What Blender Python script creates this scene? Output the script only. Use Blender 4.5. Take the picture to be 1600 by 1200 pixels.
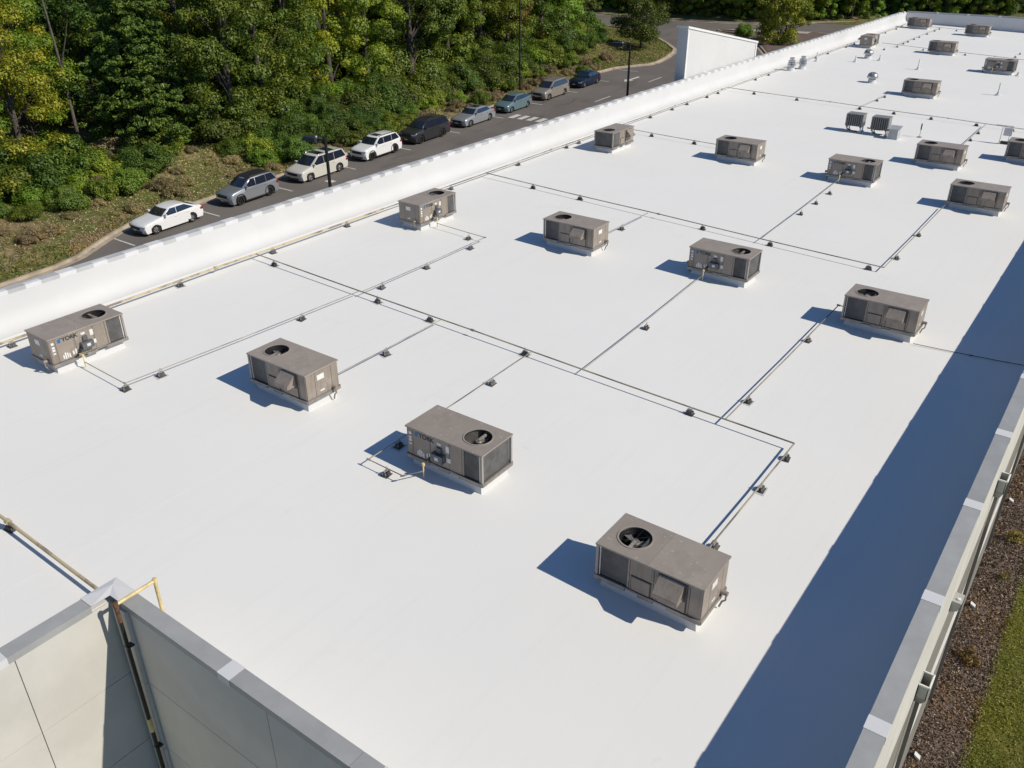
import bpy, bmesh, math, random
import numpy as np
from mathutils import Vector, Matrix

for o in list(bpy.data.objects): bpy.data.objects.remove(o)
SC = bpy.context.scene
COL = SC.collection
rnd = random.Random(7)
PI = math.pi

# ------------------------------------------------------------------ camera
YAW, PITCH, ROLL, CAMH, FPX = -0.631043, 0.499905, -0.002103, 11.0346, 1349.106
def cam_axes():
    cy, sy, cp, sp = math.cos(YAW), math.sin(YAW), math.cos(PITCH), math.sin(PITCH)
    f = Vector((sy*cp, cy*cp, -sp)); r = Vector((cy, -sy, 0)); u = r.cross(f)
    cr, sr = math.cos(ROLL), math.sin(ROLL)
    return cr*r + sr*u, -sr*r + cr*u, f
CR, CU, CF = cam_axes()
cd = bpy.data.cameras.new('camera'); cam = bpy.data.objects.new('camera', cd); COL.objects.link(cam)
cd.sensor_width = 36; cd.lens = FPX/1600*36; cd.clip_start = 0.1; cd.clip_end = 3000
cam.matrix_world = Matrix(((CR.x, CU.x, -CF.x, 0), (CR.y, CU.y, -CF.y, 0), (CR.z, CU.z, -CF.z, CAMH), (0, 0, 0, 1)))
SC.camera = cam
SC.render.resolution_x, SC.render.resolution_y = 1024, 768

# ------------------------------------------------------------------ sky and sun
SUN_EL, SUN_AZ = math.radians(40.0), math.radians(14.0)      # azimuth measured from +X towards +Y
W = bpy.data.worlds.new('World'); SC.world = W; W.use_nodes = True
nt = W.node_tree; sky = nt.nodes.new('ShaderNodeTexSky'); sky.sky_type = 'NISHITA'
sky.sun_disc = False; sky.sun_elevation = SUN_EL; sky.sun_rotation = PI/2 - SUN_AZ
sky.air_density = 1.0; sky.dust_density = 0.0; sky.ozone_density = 8.0
nt.links.new(sky.outputs[0], nt.nodes['Background'].inputs[0]); nt.nodes['Background'].inputs[1].default_value = 0.080
sd = bpy.data.lights.new('sun', 'SUN'); sd.energy = 4.05; sd.angle = math.radians(0.5); sd.color = (1.0, 0.925, 0.80)
so = bpy.data.objects.new('sun', sd); COL.objects.link(so)
sv = Vector((math.cos(SUN_EL)*math.cos(SUN_AZ), math.cos(SUN_EL)*math.sin(SUN_AZ), math.sin(SUN_EL)))
so.rotation_euler = sv.to_track_quat('Z', 'Y').to_euler(); so.location = sv*60
SC.view_settings.view_transform = 'Standard'; SC.view_settings.look = 'None'
SC.view_settings.exposure = 0.0; SC.view_settings.gamma = 1.0; SC.view_settings.use_curve_mapping = False

# ------------------------------------------------------------------ helpers
class MB:
    def __init__(s): s.v = []; s.f = []
    def add(s, vs, fs):
        b = len(s.v); s.v += [tuple(p) for p in vs]; s.f += [tuple(b+i for i in q) for q in fs]; return s
    def box(s, x0, x1, y0, y1, z0, z1):
        return s.add([(x0,y0,z0),(x1,y0,z0),(x1,y1,z0),(x0,y1,z0),(x0,y0,z1),(x1,y0,z1),(x1,y1,z1),(x0,y1,z1)],
                     [(0,3,2,1),(4,5,6,7),(0,1,5,4),(1,2,6,5),(2,3,7,6),(3,0,4,7)])
    def hexa(s, p):   # 8 points, bottom 4 then top 4
        return s.add(p, [(0,3,2,1),(4,5,6,7),(0,1,5,4),(1,2,6,5),(2,3,7,6),(3,0,4,7)])
    def prism(s, pts, a, b, axis='y'):   # 2D outline extruded along an axis
        def P(p, t):
            return {'y': (p[0], t, p[1]), 'x': (t, p[0], p[1]), 'z': (p[0], p[1], t)}[axis]
        n = len(pts); vs = [P(p, a) for p in pts] + [P(p, b) for p in pts]
        fs = [tuple(range(n-1, -1, -1)), tuple(range(n, 2*n))] + [(i, (i+1) % n, n+(i+1) % n, n+i) for i in range(n)]
        if axis == 'y': fs = [tuple(reversed(q)) for q in fs]
        return s.add(vs, fs)
    def tube(s, pts, r, n=8, cap=True, taper=None):
        pts = [Vector(p) for p in pts]; rings = []
        prev = None
        for i, p in enumerate(pts):
            d = (pts[min(i+1, len(pts)-1)] - pts[max(i-1, 0)])
            if d.length < 1e-6: d = Vector((0,0,1))
            d.normalize()
            a = Vector((0,0,1)) if abs(d.z) < .9 else Vector((1,0,0))
            if prev is not None: a = prev
            x = d.cross(a); x = x.normalized() if x.length > 1e-6 else d.orthogonal().normalized()
            y = x.cross(d).normalized(); prev = y
            rr = r if taper is None else r*taper[i]
            rings.append([p + (x*math.cos(2*PI*k/n) + y*math.sin(2*PI*k/n))*rr for k in range(n)])
        b = len(s.v)
        for R_ in rings: s.v += [tuple(q) for q in R_]
        for i in range(len(rings)-1):
            for k in range(n):
                s.f.append((b+i*n+k, b+i*n+(k+1) % n, b+(i+1)*n+(k+1) % n, b+(i+1)*n+k))
        if cap:
            s.f.append(tuple(b+k for k in range(n-1, -1, -1))); s.f.append(tuple(b+(len(rings)-1)*n+k for k in range(n)))
        return s
    def lathe(s, prof, n=16, c=(0,0,0), axis='z', cap=True):
        b = len(s.v)
        for r, h in prof:
            for k in range(n):
                a = 2*PI*k/n; x, y = r*math.cos(a), r*math.sin(a)
                p = (x, y, h) if axis == 'z' else ((x, h, y) if axis == 'y' else (h, x, y))
                s.v.append((c[0]+p[0], c[1]+p[1], c[2]+p[2]))
        for i in range(len(prof)-1):
            for k in range(n):
                q = (b+i*n+k, b+i*n+(k+1) % n, b+(i+1)*n+(k+1) % n, b+(i+1)*n+k)
                s.f.append(q if axis != 'y' else tuple(reversed(q)))
        if cap and prof[0][0] > 1e-5: s.f.append(tuple(b+k for k in range(n-1, -1, -1)))
        if cap and prof[-1][0] > 1e-5: s.f.append(tuple(b+(len(prof)-1)*n+k for k in range(n)))
        return s
    def mesh(s, name, mat, smooth=None):
        me = bpy.data.meshes.new(name); me.from_pydata(s.v, [], s.f); me.validate()
        if mat is not None: me.materials.append(mat)
        bm = bmesh.new(); bm.from_mesh(me); bmesh.ops.recalc_face_normals(bm, faces=bm.faces)
        if smooth:
            for f in bm.faces: f.smooth = True
            for e in bm.edges:
                if len(e.link_faces) == 2: e.smooth = e.calc_face_angle(0) < smooth
        bm.to_mesh(me); bm.free()
        return me
    def build(s, name, mat, parent=None, smooth=None):
        return link(name, s.mesh(name, mat, smooth), parent)

def link(name, me, parent=None):
    o = bpy.data.objects.new(name, me); COL.objects.link(o); o.parent = parent; return o
def empty(name, loc=(0,0,0), rz=0.0):
    o = bpy.data.objects.new(name, None); COL.objects.link(o); o.location = loc; o.rotation_euler = (0,0,rz)
    o.empty_display_size = 0.3; return o
def tag(o, label=None, cat=None, group=None, kind=None):
    if label: o['label'] = label
    if cat: o['category'] = cat
    if group: o['group'] = group
    if kind: o['kind'] = kind
    return o
def dup(root, parent=None, keep=None):
    c = root.copy(); COL.objects.link(c); c.parent = parent
    for ch in list(root.children):
        if keep is None or keep(ch): dup(ch, c, keep)
    return c
def box(name, mat, parent, *a): return MB().box(*a).build(name, mat, parent)

# ------------------------------------------------------------------ materials
def mat(name, col, rough=0.6, metal=0.0, spec=0.5, var=0.0, vscale=3.0, col2=None, fac=(0.4, 0.6), bump=0.0, bscale=40.0, detail=4.0, coords='Object', perobj=0.0, coat=0.0):
    m = bpy.data.materials.new(name); m.use_nodes = True; t = m.node_tree; n = t.nodes; L = t.links
    b = n['Principled BSDF']; b.inputs['Roughness'].default_value = rough; b.inputs['Metallic'].default_value = metal
    b.inputs['Specular IOR Level'].default_value = spec; b.inputs['Coat Weight'].default_value = coat
    b.inputs['Base Color'].default_value = (*col, 1)
    tc = n.new('ShaderNodeTexCoord')
    out = None
    if col2 is not None or var > 0:
        no = n.new('ShaderNodeTexNoise'); no.inputs['Scale'].default_value = vscale; no.inputs['Detail'].default_value = detail; no.inputs['Roughness'].default_value = 0.62
        L.new(tc.outputs[coords], no.inputs['Vector'])
        r = n.new('ShaderNodeValToRGB'); r.color_ramp.elements[0].position = fac[0]; r.color_ramp.elements[1].position = fac[1]
        if col2 is None:
            c1 = [max(0, x*(1-var)) for x in col]; c2 = [min(1, x*(1+var)) for x in col]
        else: c1, c2 = col, col2
        r.color_ramp.elements[0].color = (*c1, 1); r.color_ramp.elements[1].color = (*c2, 1)
        L.new(no.outputs['Fac'], r.inputs['Fac']); out = r.outputs['Color']
    if perobj > 0:
        oi = n.new('ShaderNodeObjectInfo'); hs = n.new('ShaderNodeHueSaturation'); mr = n.new('ShaderNodeMapRange')
        mr.inputs[3].default_value = 1-perobj; mr.inputs[4].default_value = 1+perobj
        L.new(oi.outputs['Random'], mr.inputs[0]); L.new(mr.outputs[0], hs.inputs['Value'])
        if out is not None: L.new(out, hs.inputs['Color'])
        else: hs.inputs['Color'].default_value = (*col, 1)
        out = hs.outputs['Color']
    if out is not None: L.new(out, b.inputs['Base Color'])
    if bump > 0:
        nb = n.new('ShaderNodeTexNoise'); nb.inputs['Scale'].default_value = bscale; nb.inputs['Detail'].default_value = 5
        L.new(tc.outputs[coords], nb.inputs['Vector'])
        bp = n.new('ShaderNodeBump'); bp.inputs['Strength'].default_value = bump; bp.inputs['Distance'].default_value = 0.02
        L.new(nb.outputs['Fac'], bp.inputs['Height']); L.new(bp.outputs[0], b.inputs['Normal'])
    return m
def add_layer(m, col, scale, lo, hi, detail=6, stretch=(1,1,1), strength=1.0):
    """a second layer of dirt or wear with a shape of its own"""
    t = m.node_tree; n = t.nodes; L = t.links; b = n['Principled BSDF']
    tc = n.new('ShaderNodeTexCoord'); mp = n.new('ShaderNodeMapping'); mp.inputs['Scale'].default_value = stretch
    no = n.new('ShaderNodeTexNoise'); no.inputs['Scale'].default_value = scale; no.inputs['Detail'].default_value = detail; no.inputs['Roughness'].default_value = 0.65
    r = n.new('ShaderNodeValToRGB'); r.color_ramp.elements[0].position = lo; r.color_ramp.elements[1].position = hi
    r.color_ramp.elements[1].color = (strength, strength, strength, 1); r.color_ramp.elements[0].color = (0,0,0,1)
    mx = n.new('ShaderNodeMixRGB'); mx.inputs['Color2'].default_value = (*col, 1)
    L.new(tc.outputs['Object'], mp.inputs[0]); L.new(mp.outputs[0], no.inputs['Vector']); L.new(no.outputs['Fac'], r.inputs['Fac']); L.new(r.outputs[0], mx.inputs['Fac'])
    bc = b.inputs['Base Color']
    if bc.is_linked: L.new(bc.links[0].from_socket, mx.inputs['Color1'])
    else: mx.inputs['Color1'].default_value = bc.default_value
    L.new(mx.outputs[0], bc)
    return m

M = {}
M['roof'] = mat('white_membrane', (0.80,0.795,0.765), 0.75, spec=0.2, col2=(0.825,0.82,0.79), vscale=0.16, fac=(0.35,0.65), bump=0.05, bscale=2.2)
add_layer(M['roof'], (0.70,0.68,0.63), 0.5, 0.63, 0.80, strength=0.35)
add_layer(M['roof'], (0.60,0.58,0.55), 9.0, 0.70, 0.80, strength=0.35)
add_layer(M['roof'], (0.70,0.69,0.67), 0.9, 0.54, 0.70, stretch=(6,0.25,1), strength=0.15)
add_layer(M['roof'], (0.62,0.615,0.60), 2.6, 0.68, 0.76, strength=0.3)
M['parapet'] = mat('white_parapet_membrane', (0.63,0.63,0.625), 0.75, spec=0.2, var=0.02, vscale=0.5, bump=0.05, bscale=3)
M['coping'] = mat('grey_metal_coping', (0.36,0.365,0.36), 0.5, spec=0.4, var=0.07, vscale=1.2, perobj=0.05)
add_layer(M['coping'], (0.28,0.28,0.28), 3.0, 0.6, 0.75, strength=0.4)
M['patch'] = mat('white_joint_patch', (0.68,0.68,0.68), 0.7, spec=0.2, var=0.02)
M['cream'] = mat('cream_wall', (0.62,0.60,0.555), 0.85, spec=0.2, var=0.05, vscale=0.6, bump=0.15, bscale=60)
M['cream_far'] = mat('pale_wall', (0.60,0.60,0.595), 0.85, spec=0.2, var=0.02, vscale=0.5)
M['taupe'] = mat('taupe_wall', (0.25,0.232,0.205), 0.85, spec=0.2, var=0.06, vscale=0.7, bump=0.15, bscale=60)
M['joint'] = mat('dark_joint', (0.16,0.155,0.15), 0.9)
M['ledge'] = mat('white_ledge', (0.74,0.73,0.70), 0.7, var=0.05)
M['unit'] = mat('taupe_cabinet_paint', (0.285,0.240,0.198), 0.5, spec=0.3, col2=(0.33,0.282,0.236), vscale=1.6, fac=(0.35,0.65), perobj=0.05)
add_layer(M['unit'], (0.42,0.37,0.32), 2.3, 0.56, 0.64, strength=0.45)
add_layer(M['unit'], (0.17,0.14,0.115), 3.5, 0.48, 0.70, stretch=(3,3,0.4), strength=0.6)
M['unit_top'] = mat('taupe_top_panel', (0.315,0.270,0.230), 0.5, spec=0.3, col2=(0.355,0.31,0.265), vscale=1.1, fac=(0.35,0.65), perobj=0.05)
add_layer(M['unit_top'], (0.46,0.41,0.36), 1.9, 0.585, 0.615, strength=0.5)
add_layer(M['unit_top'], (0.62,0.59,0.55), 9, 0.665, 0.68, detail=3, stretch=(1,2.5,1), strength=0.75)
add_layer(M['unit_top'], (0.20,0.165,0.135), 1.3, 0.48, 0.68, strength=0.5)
M['seam'] = mat('cabinet_seam', (0.09,0.08,0.07), 0.7)
M['post'] = mat('corner_post', (0.35,0.305,0.26), 0.45, var=0.05)
M['coil'] = mat('coil_fins', (0.135,0.132,0.128), 0.65, metal=0.3, var=0.2, vscale=3)
def coil_bump(m):
    t = m.node_tree; n = t.nodes; b = n['Principled BSDF']; tc = n.new('ShaderNodeTexCoord'); wv = n.new('ShaderNodeTexWave')
    wv.bands_direction = 'Z'; wv.inputs['Scale'].default_value = 22
    bp = n.new('ShaderNodeBump'); bp.inputs['Distance'].default_value = 0.01; bp.inputs['Strength'].default_value = 0.6
    t.links.new(tc.outputs['Object'], wv.inputs[0]); t.links.new(wv.outputs['Fac'], bp.inputs['Height']); t.links.new(bp.outputs[0], b.inputs['Normal'])
coil_bump(M['coil'])
M['dark'] = mat('black_paint', (0.022,0.022,0.024), 0.5)
M['fan'] = mat('fan_blade', (0.20,0.20,0.205), 0.45, metal=0.2)
M['motor'] = mat('fan_motor', (0.24,0.22,0.20), 0.45, metal=0.3)
M['rail'] = mat('galvanised_rail', (0.27,0.25,0.23), 0.5, metal=0.2, var=0.15, vscale=5)
M['drain'] = mat('grey_brown_drain', (0.26,0.225,0.19), 0.6, var=.15)
M['sticker'] = mat('white_sticker', (0.74,0.73,0.70), 0.6, var=0.1, vscale=25)
M['greybox'] = mat('grey_switch_box', (0.115,0.118,0.125), 0.5)
M['blue'] = mat('blue_emblem', (0.03,0.13,0.36), 0.5)
M['ink'] = mat('dark_lettering', (0.03,0.03,0.035), 0.5)
M['pipe'] = mat('weathered_yellow_pipe', (0.56,0.47,0.28), 0.6, col2=(0.24,0.18,0.13), vscale=1.3, fac=(0.47,0.60), coords='Object')
M['pipe_far'] = mat('weathered_pipe', (0.38,0.345,0.25), 0.6, col2=(0.15,0.135,0.115), vscale=0.9, fac=(0.40,0.60))
M['yellow'] = mat('yellow_pipe', (0.68,0.54,0.26), 0.5, var=0.12, vscale=6)
add_layer(M['yellow'], (0.28,0.17,0.08), 7, 0.60, 0.68, strength=0.8)
M['rust'] = mat('rusty_fitting', (0.15,0.075,0.045), 0.85, var=0.4, vscale=18)
M['blackpipe'] = mat('black_downpipe', (0.02,0.02,0.022), 0.4)
M['rubber'] = mat('black_rubber', (0.075,0.072,0.070), 0.8, var=0.4, vscale=14, perobj=0.6)
M['strut'] = mat('galvanised_strut', (0.38,0.38,0.37), 0.5, metal=0.4, var=0.2, vscale=20, perobj=0.2)
M['pad'] = mat('pale_pad', (0.60,0.595,0.58), 0.8, var=0.1, vscale=6)
M['alu'] = mat('bright_aluminium', (0.50,0.50,0.49), 0.32, metal=0.75, var=0.1, vscale=4)
M['beige'] = mat('pale_condenser_paint', (0.25,0.25,0.235), 0.5, var=0.06)
M['curbgrey'] = mat('galvanised_box', (0.50,0.50,0.50), 0.5, metal=0.3, var=0.08)
M['pvc'] = mat('white_pvc', (0.78,0.78,0.76), 0.5)

# ------------------------------------------------------------------ measures of the place
A = 0.02741                                   # fall of the roof towards +X
LIFT = 0.15
def RZ(x): return -A*(x+5.0) + LIFT
def RS(x, y):                                 # plan position surveyed on the lower datum, moved to the roof surface
    k = (CAMH-RZ(x))/(CAMH-RZ(x)+LIFT); return x*k, y*k
def GZ(y): return -6.5 + 0.0353*(y-28.7)
ZC = 1.77                                     # top of the copings
XL, XR = -24.70, -0.86                        # inner faces of the long parapets
YF, YN = 4.82, 105.0                          # inner faces of the short parapets
XN = -11.31                                   # inner face beside the notch
def proj(p):
    d = Vector(p) - Vector((0,0,CAMH)); z = d.dot(CF)
    if z < 0.5: return None
    return 800 + FPX*d.dot(CR)/z, 600 - FPX*d.dot(CU)/z

# ================================================================== SETTING: ground, parking lot, kerbs
def smooth(a, b, x):
    t = min(1, max(0, (x-a)/(b-a))); return t*t*(3-2*t)
KERB = [(-48.5,-30),(-48.5,22.2),(-48.9,23.8),(-50.3,26.4),(-51.3,28.7),(-51.3,60),(-51.3,86.2),(-50.8,89.4),(-49.6,91.5),(-48.6,92.9),(-48.4,94.5),
        (-48.8,97.5),(-49.7,101),(-50.6,103.2),(-53.6,106.9),(-57.6,111.2),(-64,115.2),(-90,122)]
FARK = [(-90,128),(-64.2,126.2),(-56,126.6),(-49.3,127.9),(-44.2,131.5),(-39,135),(-30,141),(-10,152),(20,160)]
LOT = KERB + FARK + [(20,-30)]
def pdist(px, py):      # signed distance to the lot outline, positive outside
    best = 1e9; inside = False; n = len(LOT)
    for i in range(n):
        ax, ay = LOT[i]; bx, by = LOT[(i+1) % n]
        dx, dy = bx-ax, by-ay; t = max(0, min(1, ((px-ax)*dx+(py-ay)*dy)/(dx*dx+dy*dy)))
        best = min(best, math.hypot(px-ax-t*dx, py-ay-t*dy))
        if (ay > py) != (by > py) and px < (bx-ax)*(py-ay)/(by-ay)+ax: inside = not inside
    return -best if inside else best
def hills(x, y): return 0.35*math.sin(x*0.21+1.3)*math.sin(y*0.17) + 0.2*math.sin(x*0.5+y*0.33)
def ground_z(x, y):
    d = pdist(x, y); z = GZ(min(max(y, -60), 220))
    if d < 0: return z - 0.06 + max(-1, d*0.2)*0.05
    b = min(d*0.5, 0.16) + 1.5*smooth(0.5, 9, d) * (1 if y < 112 else 0.6) + hills(x, y)*smooth(1, 6, d)
    return z - 0.05 + b
def axis_lines(lo, hi, a, b, fine, coarse):
    v = [lo]; 
    while v[-1] < hi: v.append(v[-1] + (fine if a <= v[-1] < b else coarse))
    return v
xs = axis_lines(-420, 260, -80, -44, 0.7, 14); ys = axis_lines(-160, 620, 0, 150, 1.1, 14)
gv = [(x, y, ground_z(x, y)) for y in ys for x in xs]
gf = [(j*len(xs)+i, j*len(xs)+i+1, (j+1)*len(xs)+i+1, (j+1)*len(xs)+i) for j in range(len(ys)-1) for i in range(len(xs)-1)]
M['ground'] = mat('grass_and_leaf_litter', (0.095,0.125,0.028), 0.95, spec=0.1, col2=(0.30,0.22,0.13), vscale=0.32, fac=(0.46,0.68), bump=0.8, bscale=5, detail=8)
add_layer(M['ground'], (0.10,0.085,0.035), 1.7, 0.45, 0.62, strength=0.8)
add_layer(M['ground'], (0.44,0.33,0.19), 5.0, 0.54, 0.64, strength=0.75)
gb = MB(); gb.v = gv; gb.f = gf
tag(gb.build('ground', M['ground'], smooth=3), kind='structure')

M['asphalt'] = mat('asphalt', (0.145,0.130,0.116), 0.9, spec=0.25, col2=(0.175,0.158,0.142), vscale=0.25, fac=(0.35,0.65), bump=0.3, bscale=45)
add_layer(M['asphalt'], (0.05,0.048,0.046), 0.7, 0.60, 0.75, stretch=(1,0.25,1), strength=0.6)
lot = MB()
tri = MB(); tri.v = [(x, y, GZ(y)) for x, y in LOT]; tri.f = [tuple(range(len(LOT)-1, -1, -1))]
bm = bmesh.new()
for p in tri.v: bm.verts.new(p)
bm.verts.ensure_lookup_table(); bm.faces.new([bm.verts[i] for i in range(len(LOT)-1, -1, -1)])
bmesh.ops.triangulate(bm, faces=bm.faces); bmesh.ops.recalc_face_normals(bm, faces=bm.faces)
me = bpy.data.meshes.new('parking_lot'); bm.to_mesh(me); bm.free(); me.materials.append(M['asphalt'])
if me.polygons[0].normal.z < 0: me.flip_normals()
LOTO = tag(link('parking_lot', me), kind='structure')

M['kerb'] = mat('concrete_kerb', (0.40,0.335,0.255), 0.9, spec=0.2, var=0.14, vscale=1.4, bump=0.2, bscale=30)
add_layer(M['kerb'], (0.22,0.16,0.11), 1.2, 0.55, 0.7, strength=0.6)
def offset_path(pts, d):
    out = []
    for i, p in enumerate(pts):
        a = Vector(pts[max(i-1, 0)]); b = Vector(pts[min(i+1, len(pts)-1)]); t = (b-a).normalized(); out.append((p[0]-t.y*d, p[1]+t.x*d))
    return out
def kerb(pts, name='kerb', h=0.15):
    prof = [(-0.5, 0.006), (-0.14, 0.012), (-0.10, h-0.02), (-0.07, h), (0.10, h), (0.12, -0.15), (-0.5, -0.05)]
    rows = [offset_path(pts, d) for d, _ in prof]; mb = MB(); n = len(prof)
    for i in range(len(pts)):
        for k in range(n): x, y = rows[k][i]; mb.v.append((x, y, GZ(y)+prof[k][1]))
    for i in range(len(pts)-1):
        for k in range(n): mb.f.append((i*n+k, i*n+(k+1) % n, (i+1)*n+(k+1) % n, (i+1)*n+k))
    return tag(mb.build(name, M['kerb']), kind='structure')
def resample(pts, step):
    out = [pts[0]]
    for a, b in zip(pts, pts[1:]):
        n = max(1, int(math.dist(a, b)/step))
        out += [(a[0]+(b[0]-a[0])*k/n, a[1]+(b[1]-a[1])*k/n) for k in range(1, n+1)]
    return out
kerb(resample(KERB, 4)); kerb(resample(FARK, 4))

M['line'] = mat('road_marking_paint', (0.62,0.60,0.55), 0.8, var=0.12, vscale=6)
add_layer(M['line'], (0.16,0.15,0.14), 5, 0.58, 0.66, strength=0.7)
def paint(name, pts, mt=None):
    mb = MB(); n = len(pts); mb.v = [(x, y, GZ(y)+0.005) for x, y in pts]; mb.f = [tuple(range(n))]
    o = mb.build(name, mt or M['line'], LOTO)
    if o.data.polygons[0].normal.z < 0: o.data.flip_normals()
    return o
STRIPE0, STEP = 26.75, 6.215
for k in range(11):
    y = STRIPE0 + STEP*k; x1 = -47.7; x0 = -50.9 if k < 10 else -50.2
    paint('parking_stripe', [(x0,y-.055),(x1,y-.055),(x1,y+.055),(x0,y+.055)])
for k in range(8):                                          # zebra crossing
    x = -47.5 + k*0.98
    paint('crossing_bar', [(x,64.45),(x+.55,64.45),(x+.55,65.85),(x,65.85)])
for y in (73.8, 84.5, 95.0, 52.0, 41.0): paint('lane_dash', [(-44.08,y),(-43.95,y),(-43.95,y+2.9),(-44.08,y+2.9)])
paint('direction_arrow', [(-46.3,83.4),(-45.75,84.5),(-46.1,84.5),(-46.02,86.4),(-46.35,86.4),(-46.45,84.5),(-46.85,84.5)])
paint('direction_arrow', [(-47.5,42.0),(-46.75,42.0),(-46.75,42.5),(-47.5,42.5)])
for (x, y, L_) in ((-44.7,50,2.5),(-46,70,4),(-42,58,5),(-47.0,48.6,2.2)):      # sealed cracks
    q = [(x+0.25*math.sin(t*1.7+x), y+t) for t in np.linspace(0, L_, 9)]
    paint('sealed_crack', [(a+.03, b) for a, b in q]+[(a-.03, b) for a, b in reversed(q)], M['dark'])

# island with mulch beside the far road
ISL = [(-52.4,119.5),(-50,121.2),(-46,122.6),(-40,123.5),(-36,122),(-35,112),(-35,104),(-38.5,103.5),(-40.5,107),(-44,113),(-48.5,117.5)]
M['mulch_soil'] = mat('dark_mulch_soil', (0.13,0.098,0.082), 0.95, spec=0.1, col2=(0.19,0.145,0.125), vscale=5, fac=(0.35,0.65), bump=0.8, bscale=14, detail=8)
mb = MB(); n = len(ISL); mb.v = [(x, y, GZ(y)+.13) for x, y in ISL]+[(-44,115,GZ(115)+.3)]; mb.f = [(i, (i+1) % n, n) for i in range(n)]
tag(mb.build('planting_island', M['mulch_soil']), kind='structure')
kerb(resample([ISL[0]]+list(reversed(ISL))[:], 3), 'kerb')
M['concrete'] = mat('pale_concrete', (0.44,0.39,0.33), 0.9, var=0.08)
o = MB().prism([(-51.8,119.4),(-44,122.8),(-40.5,123.2),(-40.5,121.2),(-46,119.6)], GZ(121)+.16, GZ(121)+.22, 'z').build('concrete_apron', M['concrete']); tag(o, kind='structure')

# mulch bed and lawn along the near long wall
mb = MB(); nx = 6
ysb = np.arange(4, 60, 1.0)
for y in ysb:
    for i in range(nx): x = -0.62 + 1.2*i/(nx-1); mb.v.append((x, y, GZ(y)+0.02+0.05*math.sin(i*PI/(nx-1))+0.02*math.sin(y*3+i)))
for j in range(len(ysb)-1):
    for i in range(nx-1): a = j*nx+i; mb.f.append((a, a+1, a+nx+1, a+nx))
tag(mb.build('mulch_bed', M['mulch_soil'], smooth=3), kind='structure')
M['lawn'] = mat('lawn_soil', (0.09,0.10,0.02), 0.95, spec=0.1, col2=(0.15,0.145,0.04), vscale=1.2, fac=(0.35,0.65), bump=0.6, bscale=20)
mb = MB(); mb.v = [(0.5,4.4,GZ(4.4)+.03),(40,4.4,GZ(4.4)+.03),(40,80,GZ(80)+.03),(0.5,80,GZ(80)+.03),(-11,-29,GZ(-29)+.03),(40,-29,GZ(-29)+.03),(-11,4.4,GZ(4.4)+.03)]; mb.f = [(0,1,2,3),(4,5,1,0,6)]  # second face: unseen notch lawn added to cut light bounced onto the wall
tag(mb.build('lawn', M['lawn']), kind='structure')

# ================================================================== THE BUILDING
B = empty('commercial_building', (-12.8, 55, GZ(55)))
tag(B, 'long flat-roofed commercial building with white membrane roof and grey-capped parapets', 'building')
BI = Matrix.Translation(-Vector(B.location))
def part(name, mb, m, parent=None, smooth=None):
    o = mb.build(name, m, parent or B, smooth)
    if parent is None: o.matrix_parent_inverse = BI
    return o
def piece(name, me, parent, loc):
    o = link(name, me, parent); o.location = loc; return o
# roof deck: left of the notch it runs on towards the camera side
rb = MB()
def quad(x0, x1, y0, y1, nx, ny):
    b = len(rb.v)
    for j in range(ny+1):
        for i in range(nx+1):
            x = x0+(x1-x0)*i/nx; y = y0+(y1-y0)*j/ny; rb.v.append((x, y, RZ(x)))
    for j in range(ny):
        for i in range(nx): a = b+j*(nx+1)+i; rb.f.append((a, a+1, a+nx+2, a+nx+1))
quad(-24.75, XN, -12, YF, 8, 6); quad(-24.75, XR+.04, YF, YN+.05, 12, 30)
roof = part('roof', rb, M['roof'])
# lapped membrane seams: thin raised strips
M['seamstrip'] = mat('seam_strip', (0.77,0.765,0.735), 0.8, spec=0.2, var=.02)
seam = MB().box(-0.011,0.011,0,1,0,0.0012).mesh('membrane_seam', M['seamstrip'])
for i, (x, y0, y1) in enumerate(((-14.3,2,13),(-11.2,33,90),(-17.2,45,98))):
    o = piece('membrane_seam', seam, roof, (x, y0, RZ(x)+.001)); o.scale = (1, y1-y0, 1); o.rotation_euler = (0, math.atan(A), 0)

# parapets. west parapet with a rounded cant at its foot
pw = MB(); zr = RZ(XL)
prof = [(-24.15, RZ(-24.15)+.002)]
for k in range(1, 7):
    a = k/6*PI/2; prof.append((-24.15-0.53*math.sin(a), RZ(-24.15)+0.53*(1-math.cos(a))))
prof += [(XL+.02, ZC-.12), (-24.98, ZC-.12), (-24.98, RZ(-24.98)-.3), (-24.15, RZ(-24.15)-.3)]
pw.prism(prof, -12, YN+.3, 'y')
west = part('parapet_wall', pw, M['parapet'], smooth=0.6)
east = part('parapet_wall', MB().prism([(XR+.02,-.4),(XR+.02,ZC-.12),(-.64,ZC-.12),(-.64,-.4)], YF-.25, YN+.3, 'y'), M['parapet'])
north = part('parapet_wall', MB().prism([(YN,-.4),(YN,ZC-.12),(YN+.3,ZC-.12),(YN+.3,-.4)], -24.96, -.66, 'x'), M['parapet'])
front = part('parapet_wall', MB().prism([(4.60,-.4),(4.60,ZC-.12),(YF-.02,ZC-.12),(YF-.02,-.4)], XN+.05, -.66, 'x'), M['parapet'])
side = part('parapet_wall', MB().prism([(XN+.02,-.4),(XN+.02,ZC-.12),(-11.09,ZC-.12),(-11.09,-.4)], -12, 4.62, 'y'), M['parapet'])

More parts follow.
